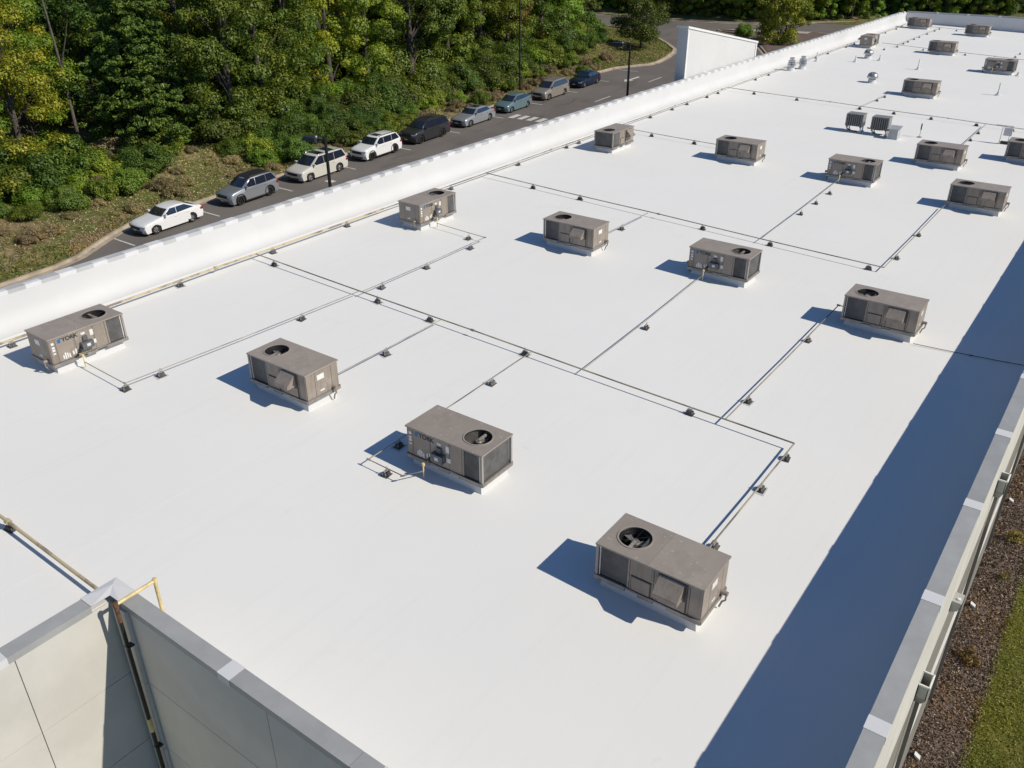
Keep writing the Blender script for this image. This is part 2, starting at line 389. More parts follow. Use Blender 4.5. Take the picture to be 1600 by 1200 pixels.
def coping_mesh(w, L_, name):      # a cap with two turned-down flanges
    mb = MB(); t = .012
    mb.prism([(0,-.12),(-.0,0),(w,0),(w,-.12),(w-t,-.12),(w-t,-t),(t,-t),(t,-.12)], 0.004, L_-.004, 'y')
    return mb.mesh(name, M['coping'])
def cover_mesh(w, L_, drop=.135):
    mb = MB(); e = .006
    mb.prism([(-e,-drop),(-e,e),(w+e,e),(w+e,-drop),(w+e-.004,-drop),(w+e-.004,.002),(-e+.004,.002),(-e+.004,-drop)], 0, L_, 'y')
    return mb.mesh('joint_cover', M['patch'])
CL = 2.95
cm_r = coping_mesh(.28, CL, 'coping_section'); jc_r = cover_mesh(.28, .26)
y = 9.0 - 2*CL
while y < YN-1:
    if y > YF-1 and y+CL < YN+.4:
        piece('coping_section', cm_r, east, (-.86, max(y, YF-.3), ZC))
    if YF < y < YN: piece('joint_cover', jc_r, east, (-.86, y-.13, ZC))
    y += CL
for o in [east, west, north, front, side]: pass
M['coping_pale'] = mat('pale_metal_coping', (0.47,0.475,0.47), 0.5, spec=0.4, var=0.06, vscale=1.2, perobj=0.06)
cm_l = coping_mesh(.30, CL, 'coping_section'); cm_l.materials.clear(); cm_l.materials.append(M['coping_pale']); jc_l = cover_mesh(.30, .52, .15)
jc_s = MB().prism([(.13,.005),(.306,.005),(.306,-.15),(.300,-.15),(.300,.001),(.13,.001)], 0, .46, 'y').mesh('joint_cover', M['patch'])
y = 11.6 - 6*CL
while y < YN:
    if y+CL < YN+.35: piece('coping_section', cm_l, west, (-24.99, y, ZC))
    if y < YN-.5: piece('joint_cover', jc_l, west, (-24.99, y-.26, ZC))
    for d in (1.02, 1.98):
        if y+d < YN-.6: piece('joint_cover', jc_s, west, (-24.99, y+d-.2+rnd.uniform(-.12,.12), ZC))
    y += CL
def coping_x(parent, x0, x1, yin, n, covers):     # a run along X
    me = coping_mesh(.27, (x1-x0)/n, 'coping_section'); jm = cover_mesh(.27, .26)
    for k in range(n):
        o = piece('coping_section', me, parent, (x0+(x1-x0)*k/n, yin, ZC)); o.rotation_euler = (0,0,-PI/2)
    for x in covers:
        o = piece('joint_cover', jm, parent, (x-.13, yin, ZC)); o.rotation_euler = (0,0,-PI/2)
coping_x(front, -10.78, -.88, 4.81, 4, (-8.28, -5.33, -2.38))
coping_x(north, -24.68, -.60, YN+.28, 8, (-21.6,-18.65,-15.7,-12.75,-9.8,-6.85,-3.9))
me = coping_mesh(.28, CL, 'coping_section')
for k in range(4): piece('coping_section', me, side, (-11.31, 4.22-CL*(k+1), ZC))
for k in range(4): piece('joint_cover', cover_mesh(.28,.26), side, (-11.31, 4.22-CL*(k+1)-1.55+.2, ZC)) if k else piece('joint_cover', cover_mesh(.28,.26), side, (-11.31, 2.68, ZC))
# white corner cover over the notch corner, folded
cc = MB(); e = ZC+.008
cc.add([(-11.325,4.22,e),(-11.02,4.22,e),(-11.02,4.53,e),(-10.78,4.53,e),(-10.78,4.825,e),(-11.325,4.825,e),(-11.18,4.68,e+.03)],
       [(0,1,6),(1,2,6),(2,3,6),(3,4,6),(4,5,6),(5,0,6)])
cc.add([(-11.325,4.22,e),(-11.325,4.825,e),(-11.325,4.825,ZC-.2),(-11.325,4.22,ZC-.2),(-10.78,4.825,e),(-10.78,4.825,ZC-.2)], [(0,1,2,3),(1,4,5,2)])
part('corner_cover', cc, M['patch'], side).matrix_parent_inverse = Matrix.Identity(4)

# outer walls, each with its own panels set 12 mm apart on a backing
def wall_panels(name, origin, du, us, zs, normal, m, back=.05, skip=None):
    """panels on a vertical wall: origin + du*u, z; normal points outwards"""
    o_ = Vector(origin); du = Vector(du); nn = Vector(normal); g = .007
    bk = MB(); p0 = o_+du*us[0]-nn*back; p1 = o_+du*us[-1]-nn*back
    q = [p0-nn*.15, p1-nn*.15, p1, p0]
    bk.hexa([(a.x,a.y,zs[-1]) for a in q]+[(a.x,a.y,zs[0]) for a in q])
    w = part(name, bk, m)
    for a, b in zip(us, us[1:]):
        for zt, zb in zip(zs, zs[1:]):
            c0 = o_+du*(a+g); c1 = o_+du*(b-g); q = [c0-nn*(back-.001), c1-nn*(back-.001), c1, c0]
            part('wall_panel', MB().hexa([(p.x,p.y,zb+g) for p in q]+[(p.x,p.y,zt-g) for p in q]), m, w)
    return w
ZS = [ZC-.125, .12, -1.45, -3.0, -4.6, -7.6]
wall_panels('wall', (-11.05, 4.55, 0), (0,-1,0), [0,1.52,5.1,8.7,12.3,16.4], ZS, (1,0,0), M['cream'])
wall_panels('wall', (-10.62, 4.56, 0), (1,0,0), [0,3.19,6.77,10.0], ZS, (0,-1,0), M['cream'])
wall_panels('wall_pier', (-11.0, 4.50, 0), (1,0,0), [0,.37], ZS, (0,-1,0), M['cream'])
# east wall: cream upper band, taupe band, white ledge, taupe lower wall
ye = [4.6+k*5.9 for k in range(18)]
wall_panels('wall', (-.60, 0, 0), (0,1,0), ye, [ZC-.13, -1.2], (1,0,0), M['cream'])
wall_panels('wall', (-.605, 0, 0), (0,1,0), ye, [-1.2, -3.70], (1,0,0), M['taupe'])
part('wall_ledge', MB().box(-.70,-.555,4.6,104.9,-3.78,-3.70), M['ledge'])  # sunlit top of the step put into the white colour
wall_panels('wall', (-.575, 0, 0), (0,1,0), ye, [-3.78, -8.0], (1,0,0), M['taupe'])
part('wall', MB().box(-24.95,-24.7,-12,105.2,-8.2,ZC-.13), M['cream_far'])
part('wall', MB().box(-24.9,-.7,105.02,105.25,-8.2,ZC-.13), M['cream_far'])
# rain conductor heads with downspouts on the east wall
M['head'] = mat('grey_green_metal', (0.40,0.40,0.365), 0.6, var=.06)
def conductor(yc, zt):
    h = MB(); x0, x1, w, d = -.598, -.42, .17, .34
    for a in ((x0,x0+.015,yc-w,yc+w),(x1-.015,x1,yc-w,yc+w),(x0,x1,yc-w,yc-w+.015),(x0,x1,yc+w-.015,yc+w)): h.box(a[0],a[1],a[2],a[3],zt-d,zt)
    h.box(x0,x1,yc-w,yc+w,zt-d-.01,zt-d+.01)
    h.hexa([(-.60,yc-.06,zt-d-.2),(-.48,yc-.06,zt-d-.2),(-.48,yc+.06,zt-d-.2),(-.60,yc+.06,zt-d-.2),(x0,yc-w,zt-d),(x1,yc-w,zt-d),(x1,yc+w,zt-d),(x0,yc+w,zt-d)])
    c = part('conductor_head', h, M['head'])
    part('rim', MB().box(x1-.005,x1+.02,yc-w-.02,yc+w+.02,zt-.03,zt+.004).box(x0,x1,yc+w-.002,yc+w+.02,zt-.03,zt+.004).box(x0,x1,yc-w-.02,yc-w+.002,zt-.03,zt+.004), M['ledge'], c)
    part('downspout', MB().box(-.57,-.50,yc-.04,yc+.04,-7.2,zt-d-.18), M['taupe'], c)
for yc, zt in ((13.0,-.78),(19.0,.15),(26.0,-.3)): conductor(yc, zt)
# raised wing wall above the west parapet, its top falling away
ww = MB().prism([(52.75,-7),(64.4,-7),(64.4,2.72),(52.75,4.74)], -25.65, -25.01, 'x')
wing = part('wing_wall', ww, M['cream_far'])
def slab(y0, z0, y1, z1, x0, x1, t): return MB().hexa([(x0,y0,z0),(x1,y0,z0),(x1,y1,z1),(x0,y1,z1),(x0,y0,z0+t),(x1,y0,z0+t),(x1,y1,z1+t),(x0,y1,z1+t)])
part('trim', slab(52.68,4.745,64.5,2.69,-25.75,-24.94,.12), M['ledge'], wing)
part('trim', MB().box(-25.0,-24.97,52.75,52.95,1.8,4.6), M['ledge'], wing)
part('trim', MB().box(-25.0,-24.97,64.2,64.4,1.8,2.7), M['ledge'], wing)

# ------------------------------------------------------------------ gas line climbing over the notch corner
o = empty('gas_riser', (-10.66, 4.42, GZ(4.5)))
tag(o, 'yellow gas pipe bent over the front parapet, rusty elbow and black drop below', 'pipe')
inv = Matrix.Translation(-Vector(o.location))
def rel(ob, root=None): ob.matrix_parent_inverse = inv; return ob
PX_, PY_ = -10.66, 4.42
rel(MB().tube([(PX_,5.09,RZ(PX_)+.18),(PX_,5.09,1.0),(PX_,5.09,1.84)], .030, 10).build('riser', M['yellow'], o, 1))
rel(MB().tube([(PX_,5.09,1.86),(PX_,PY_,1.86)], .030, 10).build('crossover', M['yellow'], o, 1))
rel(MB().lathe([(0,-.045),(.038,-.04),(.044,0),(.038,.04),(0,.045)], 10, (PX_,5.09,1.86)).build('elbow', M['yellow'], o, 1))
rel(MB().lathe([(0,-.06),(.038,-.055),(.046,0),(.04,.045),(0,.055)], 10, (PX_,PY_,1.85)).build('elbow', M['rust'], o, 1))
rel(MB().tube([(PX_,PY_,1.80),(PX_,PY_,1.52)], .034, 10).build('rusty_drop', M['rust'], o, 1))
rel(MB().tube([(PX_,PY_,1.52),(PX_,PY_,-7.5)], .034, 10).build('black_drop', M['blackpipe'], o, 1))
rel(MB().tube([(PX_,PY_,-.62),(PX_,PY_,-.92)], .039, 10).build('coupling', M['yellow'], o, 1))
for z in (1.0,-1.3,-3.4): rel(MB().box(PX_-.05,PX_+.05,PY_-.03,PY_+.09,z-.015,z+.015).build('pipe_clamp', M['blackpipe'], o))

# ================================================================== ROOFTOP UNITS
UL, UW, UH, CURB = 2.09, 1.0627, 0.79, 0.21
def text_mesh(body, size, m):
    cu = bpy.data.curves.new('lettering', 'FONT'); cu.body = body; cu.size = size; cu.align_x = 'LEFT'; cu.extrude = 0.002; cu.offset = 0.004
    t = bpy.data.objects.new('lettering', cu); COL.objects.link(t)
    bpy.context.view_layer.update()
    me = bpy.data.meshes.new_from_object(t.evaluated_get(bpy.context.evaluated_depsgraph_get())); me.materials.clear(); me.materials.append(m)
    bpy.data.objects.remove(t); return me
YORK = text_mesh('YORK', 0.155, M['ink'])

def plate_with_hole(x0, x1, y0, y1, z0, z1, cx, cy, r, n=40):
    mb = MB(); ring = []
    def sq(a):
        c, s = math.cos(a), math.sin(a)
        t = min(((x1-cx) if c > 0 else (x0-cx))/c if abs(c) > 1e-9 else 1e9, ((y1-cy) if s > 0 else (y0-cy))/s if abs(s) > 1e-9 else 1e9)
        return cx+c*t, cy+s*t
    angs = sorted(set([2*PI*k/n for k in range(n)] + [math.atan2(b-cy, a-cx) % (2*PI) for a in (x0, x1) for b in (y0, y1)]))
    m = len(angs)
    for a in angs:
        o = sq(a); i = (cx+r*math.cos(a), cy+r*math.sin(a))
        mb.v += [(*o, z1), (*i, z1), (*o, z0), (*i, z0)]
    for k in range(m):
        a, b = 4*k, 4*((k+1) % m)
        mb.f += [(a, b, b+1, a+1), (a, a+2, b+2, b), (a+1, b+1, b+3, a+3), (a+2, a+3, b+3, b+2)]
    return mb

def make_unit():
    """canonical: fan at -X, intake hood side facing -Y, lettering side facing +Y; base at z=0, curb below"""
    u = empty('rooftop_unit'); hx, hy = UL/2, UW/2
    # curb in white membrane with a flared foot
    cb = MB(); a, b, f = hx-.12, hy-.10, .05
    cb.hexa([(-a-f,-b-f,-CURB-.06),(a+f,-b-f,-CURB-.06),(a+f,b+f,-CURB-.06),(-a-f,b+f,-CURB-.06),(-a,-b,-.0),(a,-b,-.0),(a,b,-.0),(-a,b,-.0)])
    cb.build('roof_curb', M['parapet'], u)
    # base rails with fork pockets
    for s in (-1, 1):
        r = MB()
        for x0, x1 in ((-hx,-.42),(-.16,.14),(.40,hx)): r.box(x0, x1, s*hy-.02, s*hy+.02, .0, .085)
        r.box(-hx, hx, s*hy-.015, s*hy+.015, .06, .085)
        r.build('base_rail', M['rail'], u)
        MB().box(s*hx-.02, s*hx+.02, -hy, hy, .0, .085).build('base_rail', M['rail'], u)
    MB().box(-hx+.03, hx-.03, -hy+.03, hy-.03, .01, .09).build('base_pan', M['seam'], u)
    z0, z1 = .085, UH-.035
    # cabinet core (behind the panels) and top
    MB().box(-.36, hx-.025, -hy+.02, hy-.02, z0, z1).build('cabinet', M['seam'], u)
    cx, r = -hx+.50, .305
    t = plate_with_hole(-hx-.012, -.02, -hy-.012, hy+.012, UH-.035, UH, cx, 0, r)
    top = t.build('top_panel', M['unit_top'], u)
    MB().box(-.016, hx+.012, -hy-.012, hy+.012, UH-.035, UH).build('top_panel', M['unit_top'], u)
    # fan: shroud, motor, blades, guard
    MB().lathe([(r, UH-.004), (r, UH-.30), (r-.012, UH-.30), (r-.012, UH-.004)], 32, (cx,0,0), cap=False).build('fan_shroud', M['dark'], u, .6)
    MB().lathe([(r+.03, UH+.001), (r+.028, UH+.012), (r-.004, UH+.012), (r-.004, UH+.001)], 36, (cx,0,0), cap=False).build('fan_ring', M['post'], u, .6)
    MB().box(-hx+.12, -.38, -hy+.12, hy-.12, .1, .2).build('coil_floor', M['dark'], u)
    mo = MB().lathe([(.0, UH-.07), (.07, UH-.07), (.085, UH-.09), (.085, UH-.24), (0, UH-.24)], 16, (cx,0,0)).build('fan_motor', M['motor'], u, .6)
    for k in range(3):
        a = 2*PI*k/3+.5; mb = MB(); pts = []
        for i, (rr, wd, tw) in enumerate(((.07,.06,.5),(.16,.10,.42),(.28,.13,.32))):
            for s in (-1, 1):
                ang = a+s*wd/rr*.6; pts.append((cx+rr*math.cos(ang), rr*math.sin(ang), UH-.13+s*wd*.5*tw))
        mb.v = pts + [(p[0], p[1], p[2]-.008) for p in pts]
        mb.f = [(0,1,3,2),(2,3,5,4),(6,8,9,7),(8,10,11,9),(0,2,8,6),(2,4,10,8),(1,7,9,3),(3,9,11,5),(4,5,11,10),(0,6,7,1)]
        mb.build('fan_blade', M['fan'], u)
    gd = MB()
    for rr in (.14, .22, .29): gd.tube([(cx+rr*math.cos(q*PI/12), rr*math.sin(q*PI/12), UH-.01) for q in range(25)], .0016, 4, False)
    for k in range(4): a = k*PI/4; gd.tube([(cx-r*math.cos(a), -r*math.sin(a), UH-.016), (cx+r*math.cos(a), r*math.sin(a), UH-.016)], .002, 4, False)
    gd.build('fan_guard', M['dark'], u)
    MB().box(cx-.03, cx+.03, -r, 0, UH-.085, UH-.06).build('motor_bracket', M['post'], u)
    # corner posts at the fan end stand clear of the coil
    for s in (-1, 1):
        MB().box(-hx, -hx+.05, s*hy-(.0 if s < 0 else .05), s*hy+(.05 if s < 0 else .0), z0, z1).build('corner_post', M['post'], u)
        MB().box(-hx+.075, -hx+.09, s*(hy-.03)-.008, s*(hy-.03)+.008, z0, z1).build('bright_gap_strip', M['ledge'], u)  # white strip stands in for the bright gap between post and coil
    # coils: end, hood side, lettering side
    MB().box(-hx+.035, -hx+.10, -hy+.09, hy-.09, z0+.02, z1).build('coil', M['coil'], u)
    MB().box(-hx+.10, -.40, -hy+.03, -hy+.10, z0+.02, z1).build('coil', M['coil'], u)
    MB().box(-hx+.10, -.56, hy-.10, hy-.03, z0+.02, z1).build('coil', M['coil'], u)
    # hood side (-Y): panels
    def panel(x0, x1, za, zb, side=-1, d=.0, name='access_panel', m='unit'):
        y = side*(hy-.012-d); return MB().box(x0+.006, x1-.006, min(y, y-side*.03), max(y, y-side*.03), za+.004, zb-.004).build(name, M[m], u)
    panel(-.40, -.355, z0, z1, name='divider_post'); panel(-.355, .12, z0+.33, z1); panel(-.355, .12, z0, z0+.33)
    panel(.12, .80, z0, z1); panel(.80, hx-.02, z0, z1, name='corner_panel')
    fl = MB()     # raised filter door with a dark shadow frame
    fl.box(-.30, .06, -hy-.012, -hy+.02, z0+.03, z0+.31); fl.build('filter_door', M['unit'], u)
    MB().box(-.315,.078,-hy-.004,-hy+.01,z0+.015,z0+.325).build('door_shadow_frame', M['seam'], u)
    MB().box(.20,.76,-hy-.004,-hy+.01,z0+.015,z1-.03).build('door_shadow_frame', M['seam'], u)
    MB().box(.215,.74,-hy-.011,-hy+.01,z0+.03,z0+.27).build('filter_door', M['unit'], u)
    # wedge-shaped fresh air hood, open underneath
    xa, xb, zt, zm, zb, d = .23, .70, z1-.03, z0+.39, z0+.32, .26
    h = MB()
    h.hexa([(xa,-hy-.012,zt-.02),(xb,-hy-.012,zt-.02),(xb,-hy-d,zm),(xa,-hy-d,zm),(xa,-hy-.012,zt),(xb,-hy-.012,zt),(xb,-hy-d-.012,zm+.012),(xa,-hy-d-.012,zm+.012)])
    h.box(xa, xb, -hy-d-.012, -hy-d, zb, zm+.005)
    for x in (xa, xb-.012): h.prism([(-hy-.012,zt-.01),(-hy-d,zm),(-hy-d,zb),(-hy-.012,zb)], x, x+.012, 'x')
    hood = h.build('air_hood', M['unit'], u)
    MB().box(xa+.02, xb-.02, -hy-d+.01, -hy-.013, zb+.012, zb+.02).build('hood_screen', M['dark'], u)
    # end away from the fan (+X): ribbed panels, stickers, drain
    for a, b in ((-hy+.02,-hy+.30),(-hy+.30,hy-.24),(hy-.24,hy-.02)):
        MB().box(hx-.03, hx-.006, a+.005, b-.005, z0+.004, z1-.004).build('end_panel', M['unit'], u)
    MB().box(hx-.007,hx-.004,-.16,.06,.50,.64).build('notice_sticker', M['sticker'], u)
    MB().box(hx-.007,hx-.004,-.10,.04,.18,.22).build('notice_sticker', M['sticker'], u)
    dr = MB().tube([(hx-.02,.30,.15),(hx+.13,.30,.15)], .045, 10).tube([(hx+.10,.30,.15),(hx+.10,.30,.0),(hx+.04,.30,-.06),(hx+.0,.30,-.2)], .018, 8); dr.build('drain_trap', M['drain'], u, 1)
    # lettering side (+Y); local x runs right-to-left when seen from outside
    panel(-.56, -.50, z0, z1, 1, name='divider_post'); panel(-.50, -.16, z0, z1, 1); panel(-.16, .36, z0, z1, 1); panel(.36, .86, z0, z1, 1); panel(.86, hx-.02, z0, z1, 1, name='corner_panel')
    ys = hy-.010
    def flat(x0, x1, za, zb, m='sticker', name='notice_sticker', t=.003): return MB().box(x0, x1, ys-.002, ys+t, za, zb).build(name, M[m], u)
    em = MB(); em.prism([(.80,.60),(.72,.60),(.725,.655),(.75,.69),(.80,.70)], ys-.001, ys+.003, 'y'); em.build('emblem', M['blue'], u)
    em = MB(); em.prism([(.735,.645),(.69,.70),(.705,.72),(.76,.715)], ys-.001, ys+.003, 'y'); em.build('emblem', M['blue'], u)
    lt = link('lettering', YORK, u); lt.rotation_euler = (PI/2, 0, PI); lt.location = (.68, ys+.003, .605)
    flat(-.16,-.07,.50,.66); flat(-.19,-.08,.26,.37); flat(.06,.17,.60,.66); flat(-.03,.07,.30,.36, 'blue' if False else 'sticker')
    for i in range(4): flat(.55+.06*i*.9,.585+.06*i*.9,.12+.02*(i % 2),.24+.03*((i*7) % 3))
    for i in range(3): flat(.30+.07*i,.345+.07*i,.16,.27+.03*((i*5) % 2))
    for i, (za, zb) in enumerate(((.60,.66),(.50,.55),(.42,.48),(.34,.38))): flat(.90,.97,za,zb)
    MB().box(.04,.16,ys,ys+.05,.44,.56).build('thermostat_box', M['greybox'], u)
    sb = MB().box(-.06,.26,ys,ys+.14,.24,.42).build('switch_box', M['greybox'], u)
    MB().box(.04,.14,ys+.135,ys+.145,.30,.38).build('rating_plate', M['pad'], sb)
    MB().tube([(.26,ys+.05,.28),(.34,ys+.07,.20),(.40,ys+.06,.12),(.46,ys+.02,.08)], .028, 7).build('cable_conduit', M['dark'], u, 1)
    MB().tube([(.30,ys+.02,.26),(.34,ys+.10,.22)], .035, 7).build('gas_valve', M['dark'], u, 1)
    # gas drop from the cabinet to the roof
    MB().tube([(.37,ys-.02,.16),(.37,ys+.22,.16),(.37,ys+.25,.13),(.37,ys+.25,-.16)], .017, 8).build('gas_drop', M['yellow'], u, 1)
    MB().lathe([(.0,.11),(.032,.12),(.036,.15),(.03,.19),(0,.19)], 8, (.37,ys+.245,0)).build('elbow', M['yellow'], u, 1)
    return u
proto = make_unit()
UNITS = {   # south-west corner, how the unit stands, label
 1: (-5.97,10.72,'A','nearest tan rooftop unit, intake hood facing the camera, scratched top'),
 2: (-11.30,11.55,'B','tan rooftop unit in the nearest row whose lettered side and fan face the camera'),
 3: (-16.65,11.62,'A','hooded tan rooftop unit in the nearest row, left of the lettered one'),
 4: (-22.11,8.93,'C','leftmost tan rooftop unit standing lengthwise beside the white parapet, blue emblem showing'),
 5: (-22.08,23.02,'C','lengthwise tan rooftop unit in second row beside the white left parapet'),
 6: (-16.72,24.81,'A','hooded tan rooftop unit second from left in the second row'),
 7: (-11.36,25.57,'B','lettered tan rooftop unit with yellow gas drop in the second row'),
 8: (-5.97,24.79,'A','hooded tan rooftop unit closest to the parapet shadow in the second row'),
 9: (-22.25,37.39,'D','lengthwise tan rooftop unit with coil end facing camera and hood at its far end'),
 10: (-16.89,39.84,'A','hooded tan rooftop unit left of the lettered one in the third row'),
 11: (-11.45,39.87,'B','lettered tan rooftop unit standing before the two small condensers'),
 12: (-9.01,45.44,'A','hooded tan rooftop unit just right of the two small condensers'),
 13: (-6.14,39.15,'A','hooded tan rooftop unit rightmost in the third row, below the thin shadow streak'),
 14: (-5.62,49.05,'A','tan rooftop unit cut off by the right edge of the picture'),
 15: (-14.13,62.91,'A','hooded tan rooftop unit standing alone beyond the two small condensers'),
 16: (-11.72,76.45,'B','lettered tan rooftop unit far off at the right edge'),
 17: (-22.82,82.55,'C','far lengthwise rooftop unit beside the left parapet, behind the metal dome vent'),
 18: (-17.35,83.44,'A','far hooded rooftop unit right of the lengthwise one'),
 19: (-23.25,99.94,'A','farthest rooftop unit close to the corner of the end parapet'),
 20: (-17.44,98.19,'A','farthest rooftop unit in the middle before the end parapet')}
first = True
for k, (x, y, st, lab) in UNITS.items():
    lettered = st in 'BC'
    def keep(ch, lettered=lettered): return True
    o = proto if first else dup(proto); first = False
    lx, ly = (UL, UW) if st in 'AB' else (UW, UL)
    o.location = (x+lx/2, y+ly/2, 0.36 - A*(x+6.0))
    o.rotation_euler = (0, 0, {'A': 0, 'B': PI, 'C': -PI/2, 'D': PI/2}[st])
    tag(o, lab, 'rooftop unit', 'tan rooftop air units')

# ================================================================== PIPES AND SUPPORTS
def pipe(pts, r, label, m='pipe_far', drop=None, group='gas pipes laid across the roof'):
    q = []
    for p in pts:
        x, y = RS(p[0], p[1]); z = (p[2] if len(p) > 2 else .2); q.append((x, y, RZ(x)+z))
    o = empty('gas_pipe', (q[0][0], q[0][1], RZ(q[0][0])))
    tag(o, label, 'pipe', group); iv = Matrix.Translation(-Vector(o.location))
    for i, (a, b) in enumerate(zip(q, q[1:])):
        a_, b_ = Vector(a), Vector(b); n = max(1, int((b_-a_).length/6.4))
        for j in range(n):
            s0, s1 = a_.lerp(b_, j/n), a_.lerp(b_, (j+1)/n)
            sg = [s0.lerp(s1, t) for t in (0, .25, .5, .75, 1)]
            for t_, d_ in ((1,.012),(2,.02),(3,.012)): sg[t_].z -= d_*min(1, (b_-a_).length/6)
            c = MB().tube(sg, r*.82, 8).build('pipe_length', M[m], o, 1); c.matrix_parent_inverse = iv
            if j or i: c = MB().tube([s0-(s1-s0).normalized()*.05, s0+(s1-s0).normalized()*.05], r*1.45, 8).build('coupling', M[m], o, 1); c.matrix_parent_inverse = iv
    return o
Y1, Y2, Y3, Y4, Y5 = 17.55, 30.3, 42.45, 57.25, 86.1
pipe([(-23.85,-8),(-23.85,24)], .042, 'yellow gas main beside the left parapet, near the leftmost unit', 'pipe')
pipe([(-23.85,24),(-23.87,36),(-23.95,70),(-24.05,103)], .030, 'long weathered gas main running far along the left parapet')
pipe([(-23.85,Y1+.1),(-4.7,Y1)], .024, 'weathered gas pipe crossing the roof between the first two unit rows')
pipe([(-4.7,Y1),(-4.7,13.1),(-4.7,11.9)], .024, 'weathered gas pipe running to the back of the nearest hooded unit')
pipe([(-18.8,Y1),(-19.25,9.72),(-21.1,9.74)], .0145, 'thin gas pipe leading to the leftmost lettered unit')
pipe([(-18.7,Y1),(-18.72,23.95),(-21.08,24.03)], .0145, 'thin gas pipe leading to the lengthwise unit in the second row')
pipe([(-15.43,Y1),(-15.42,12.8)], .0145, 'thin gas pipe leading to the hooded unit with the seam beside it')
pipe([(-12.15,Y1),(-12.02,11.05),(-11.0,11.05),(-10.77,11.45)], .0145, 'thin gas pipe passing round the nearest lettered unit')
pipe([(-10.48,Y1),(-10.83,25.66)], .0145, 'thin gas pipe leading to the lettered unit in the second row')
pipe([(-6.42,Y1),(-6.42,26.1),(-6.0,26.1)], .020, 'thin gas pipe running past the shadow of the second-row unit by the parapet')
pipe([(-23.85,Y2+.35),(-6.2,Y2)], .024, 'weathered gas pipe crossing the roof between second and third unit rows')
pipe([(-15.4,Y2),(-15.55,26.0)], .0145, 'short gas pipe to the hooded unit second from left in second row')
pipe([(-10.68,Y2),(-10.92,40.15)], .0145, 'thin gas pipe leading to the lettered unit before the small condensers')
pipe([(-6.2,Y2),(-6.19,39.3)], .020, 'thin gas pipe leading to the rightmost unit of the third row')
pipe([(-23.9,Y3),(-16.7,Y3)], .020, 'gas pipe ending at the third-row unit left of the lettered one')
pipe([(-23.95,Y4),(-3.0,Y4+.1)], .022, 'long gas pipe crossing the roof behind the two small condensers')
pipe([(-15.1,Y4),(-14.85,63.0)], .0145, 'short gas pipe to the unit standing alone')
pipe([(-7.9,Y4),(-7.9,46.4)], .020, 'gas pipe leading to the unit right of the condensers')
pipe([(-22.0,Y5+.6),(-3.0,Y5-1.6)], .020, 'far gas pipe crossing before the last units')
pipe([(-24.0,103.0),(-17.0,102.4)], .020, 'farthest gas pipe near the end parapet')
pipe([(-20.65,Y5),(-20.65,103)], .0145, 'far gas pipe running lengthwise between the last units')
pipe([(-23.85,5.16),(-16.1,5.16),(-10.82,5.16)], .044, 'thick peeling yellow gas pipe ending behind the front corner', 'pipe')
pipe([(-3.9,25.1,.05),(-2.4,25.4,.03),(-1.0,25.7,.03)], .012, 'thin drain line from second-row unit into the parapet shadow', 'dark', group=None)

def make_support():
    s = empty('pipe_support')
    MB().box(-.16,.16,-.14,.14,0.004,.02).build('pad', M['rubber'], s)
    b = MB(); b.hexa([(-.13,-.10,.02),(.13,-.10,.02),(.13,.10,.02),(-.13,.10,.02),(-.09,-.08,.11),(.09,-.08,.11),(.09,.08,.11),(-.09,.08,.11)]); b.build('block', M['rubber'], s)
    for k in (-1, 0, 1): MB().box(-.135+.0,.135,-.012+k*.06,.012+k*.06,.02,.10).build('rib', M['strut'] if k else M['rubber'], s)
    MB().box(-.10,.10,-.022,.022,.11,.15).build('strut', M['strut'], s)
    MB().tube([(0,-.02,.15),(-.045,-.02,.19),(-.045,-.02,.22),(0,-.02,.25),(.045,-.02,.22),(.045,-.02,.19),(0,-.02,.15)], .008, 5).build('pipe_clip', M['strut'], s)
    return s
sup0 = make_support(); sup_used = False
pale = MB().box(-.24,.24,-.2,.2,.001,.006).mesh('slip_sheet', M['pad'])
ORD = ['first','second','third','fourth','fifth','sixth','seventh','eighth','ninth','tenth','eleventh','twelfth','thirteenth','fourteenth','fifteenth','sixteenth','seventeenth','eighteenth','nineteenth','twentieth','twenty-first','twenty-second','twenty-third']
def supports(pts, rz, label, grp):
    global sup_used
    for i, (x, y) in enumerate(pts):
        o = dup(sup0) if sup_used else sup0; sup_used = True; x, y = RS(x, y)
        o.location = (x, y, RZ(x)); o.rotation_euler = (0, math.atan(A) if rz == 0 else 0, rz + rnd.uniform(-.18,.18))
        o.scale = (.66,.66,.95) if rnd.random() < .6 else (.74,.58,.95)
        if rnd.random() < .35: link('slip_sheet', pale, o)
        tag(o, label if len(pts) == 1 else label.format(ORD[i]), 'pipe support', grp)
supports([(-23.85,9.2),(-23.85,14.6),(-23.85,18.4),(-23.85,22),(-23.85,28.2),(-23.87,33.2),(-23.87,37.4),(-23.88,38.6),(-23.9,46.4),(-23.9,49.2),(-23.9,51.2),(-23.9,54.1),(-23.9,55.8),(-23.92,62.2),(-23.93,64.7),(-23.95,68.7),(-23.97,75),(-23.98,78),(-24,82.9),(-24,85.2),(-24.02,95.3),(-24.03,99.2),(-24.04,101.2)],
    PI/2, '{} support block from the camera under the gas main beside the left parapet', 'supports under the left gas main')
supports([(-22.9,Y1+.09),(-18.05,Y1+.07),(-15.9,Y1+.05),(-12.4,Y1+.04),(-7.35,Y1)], 0, '{} support block from the left under the pipe between the first two unit rows', 'supports under the first cross pipe')
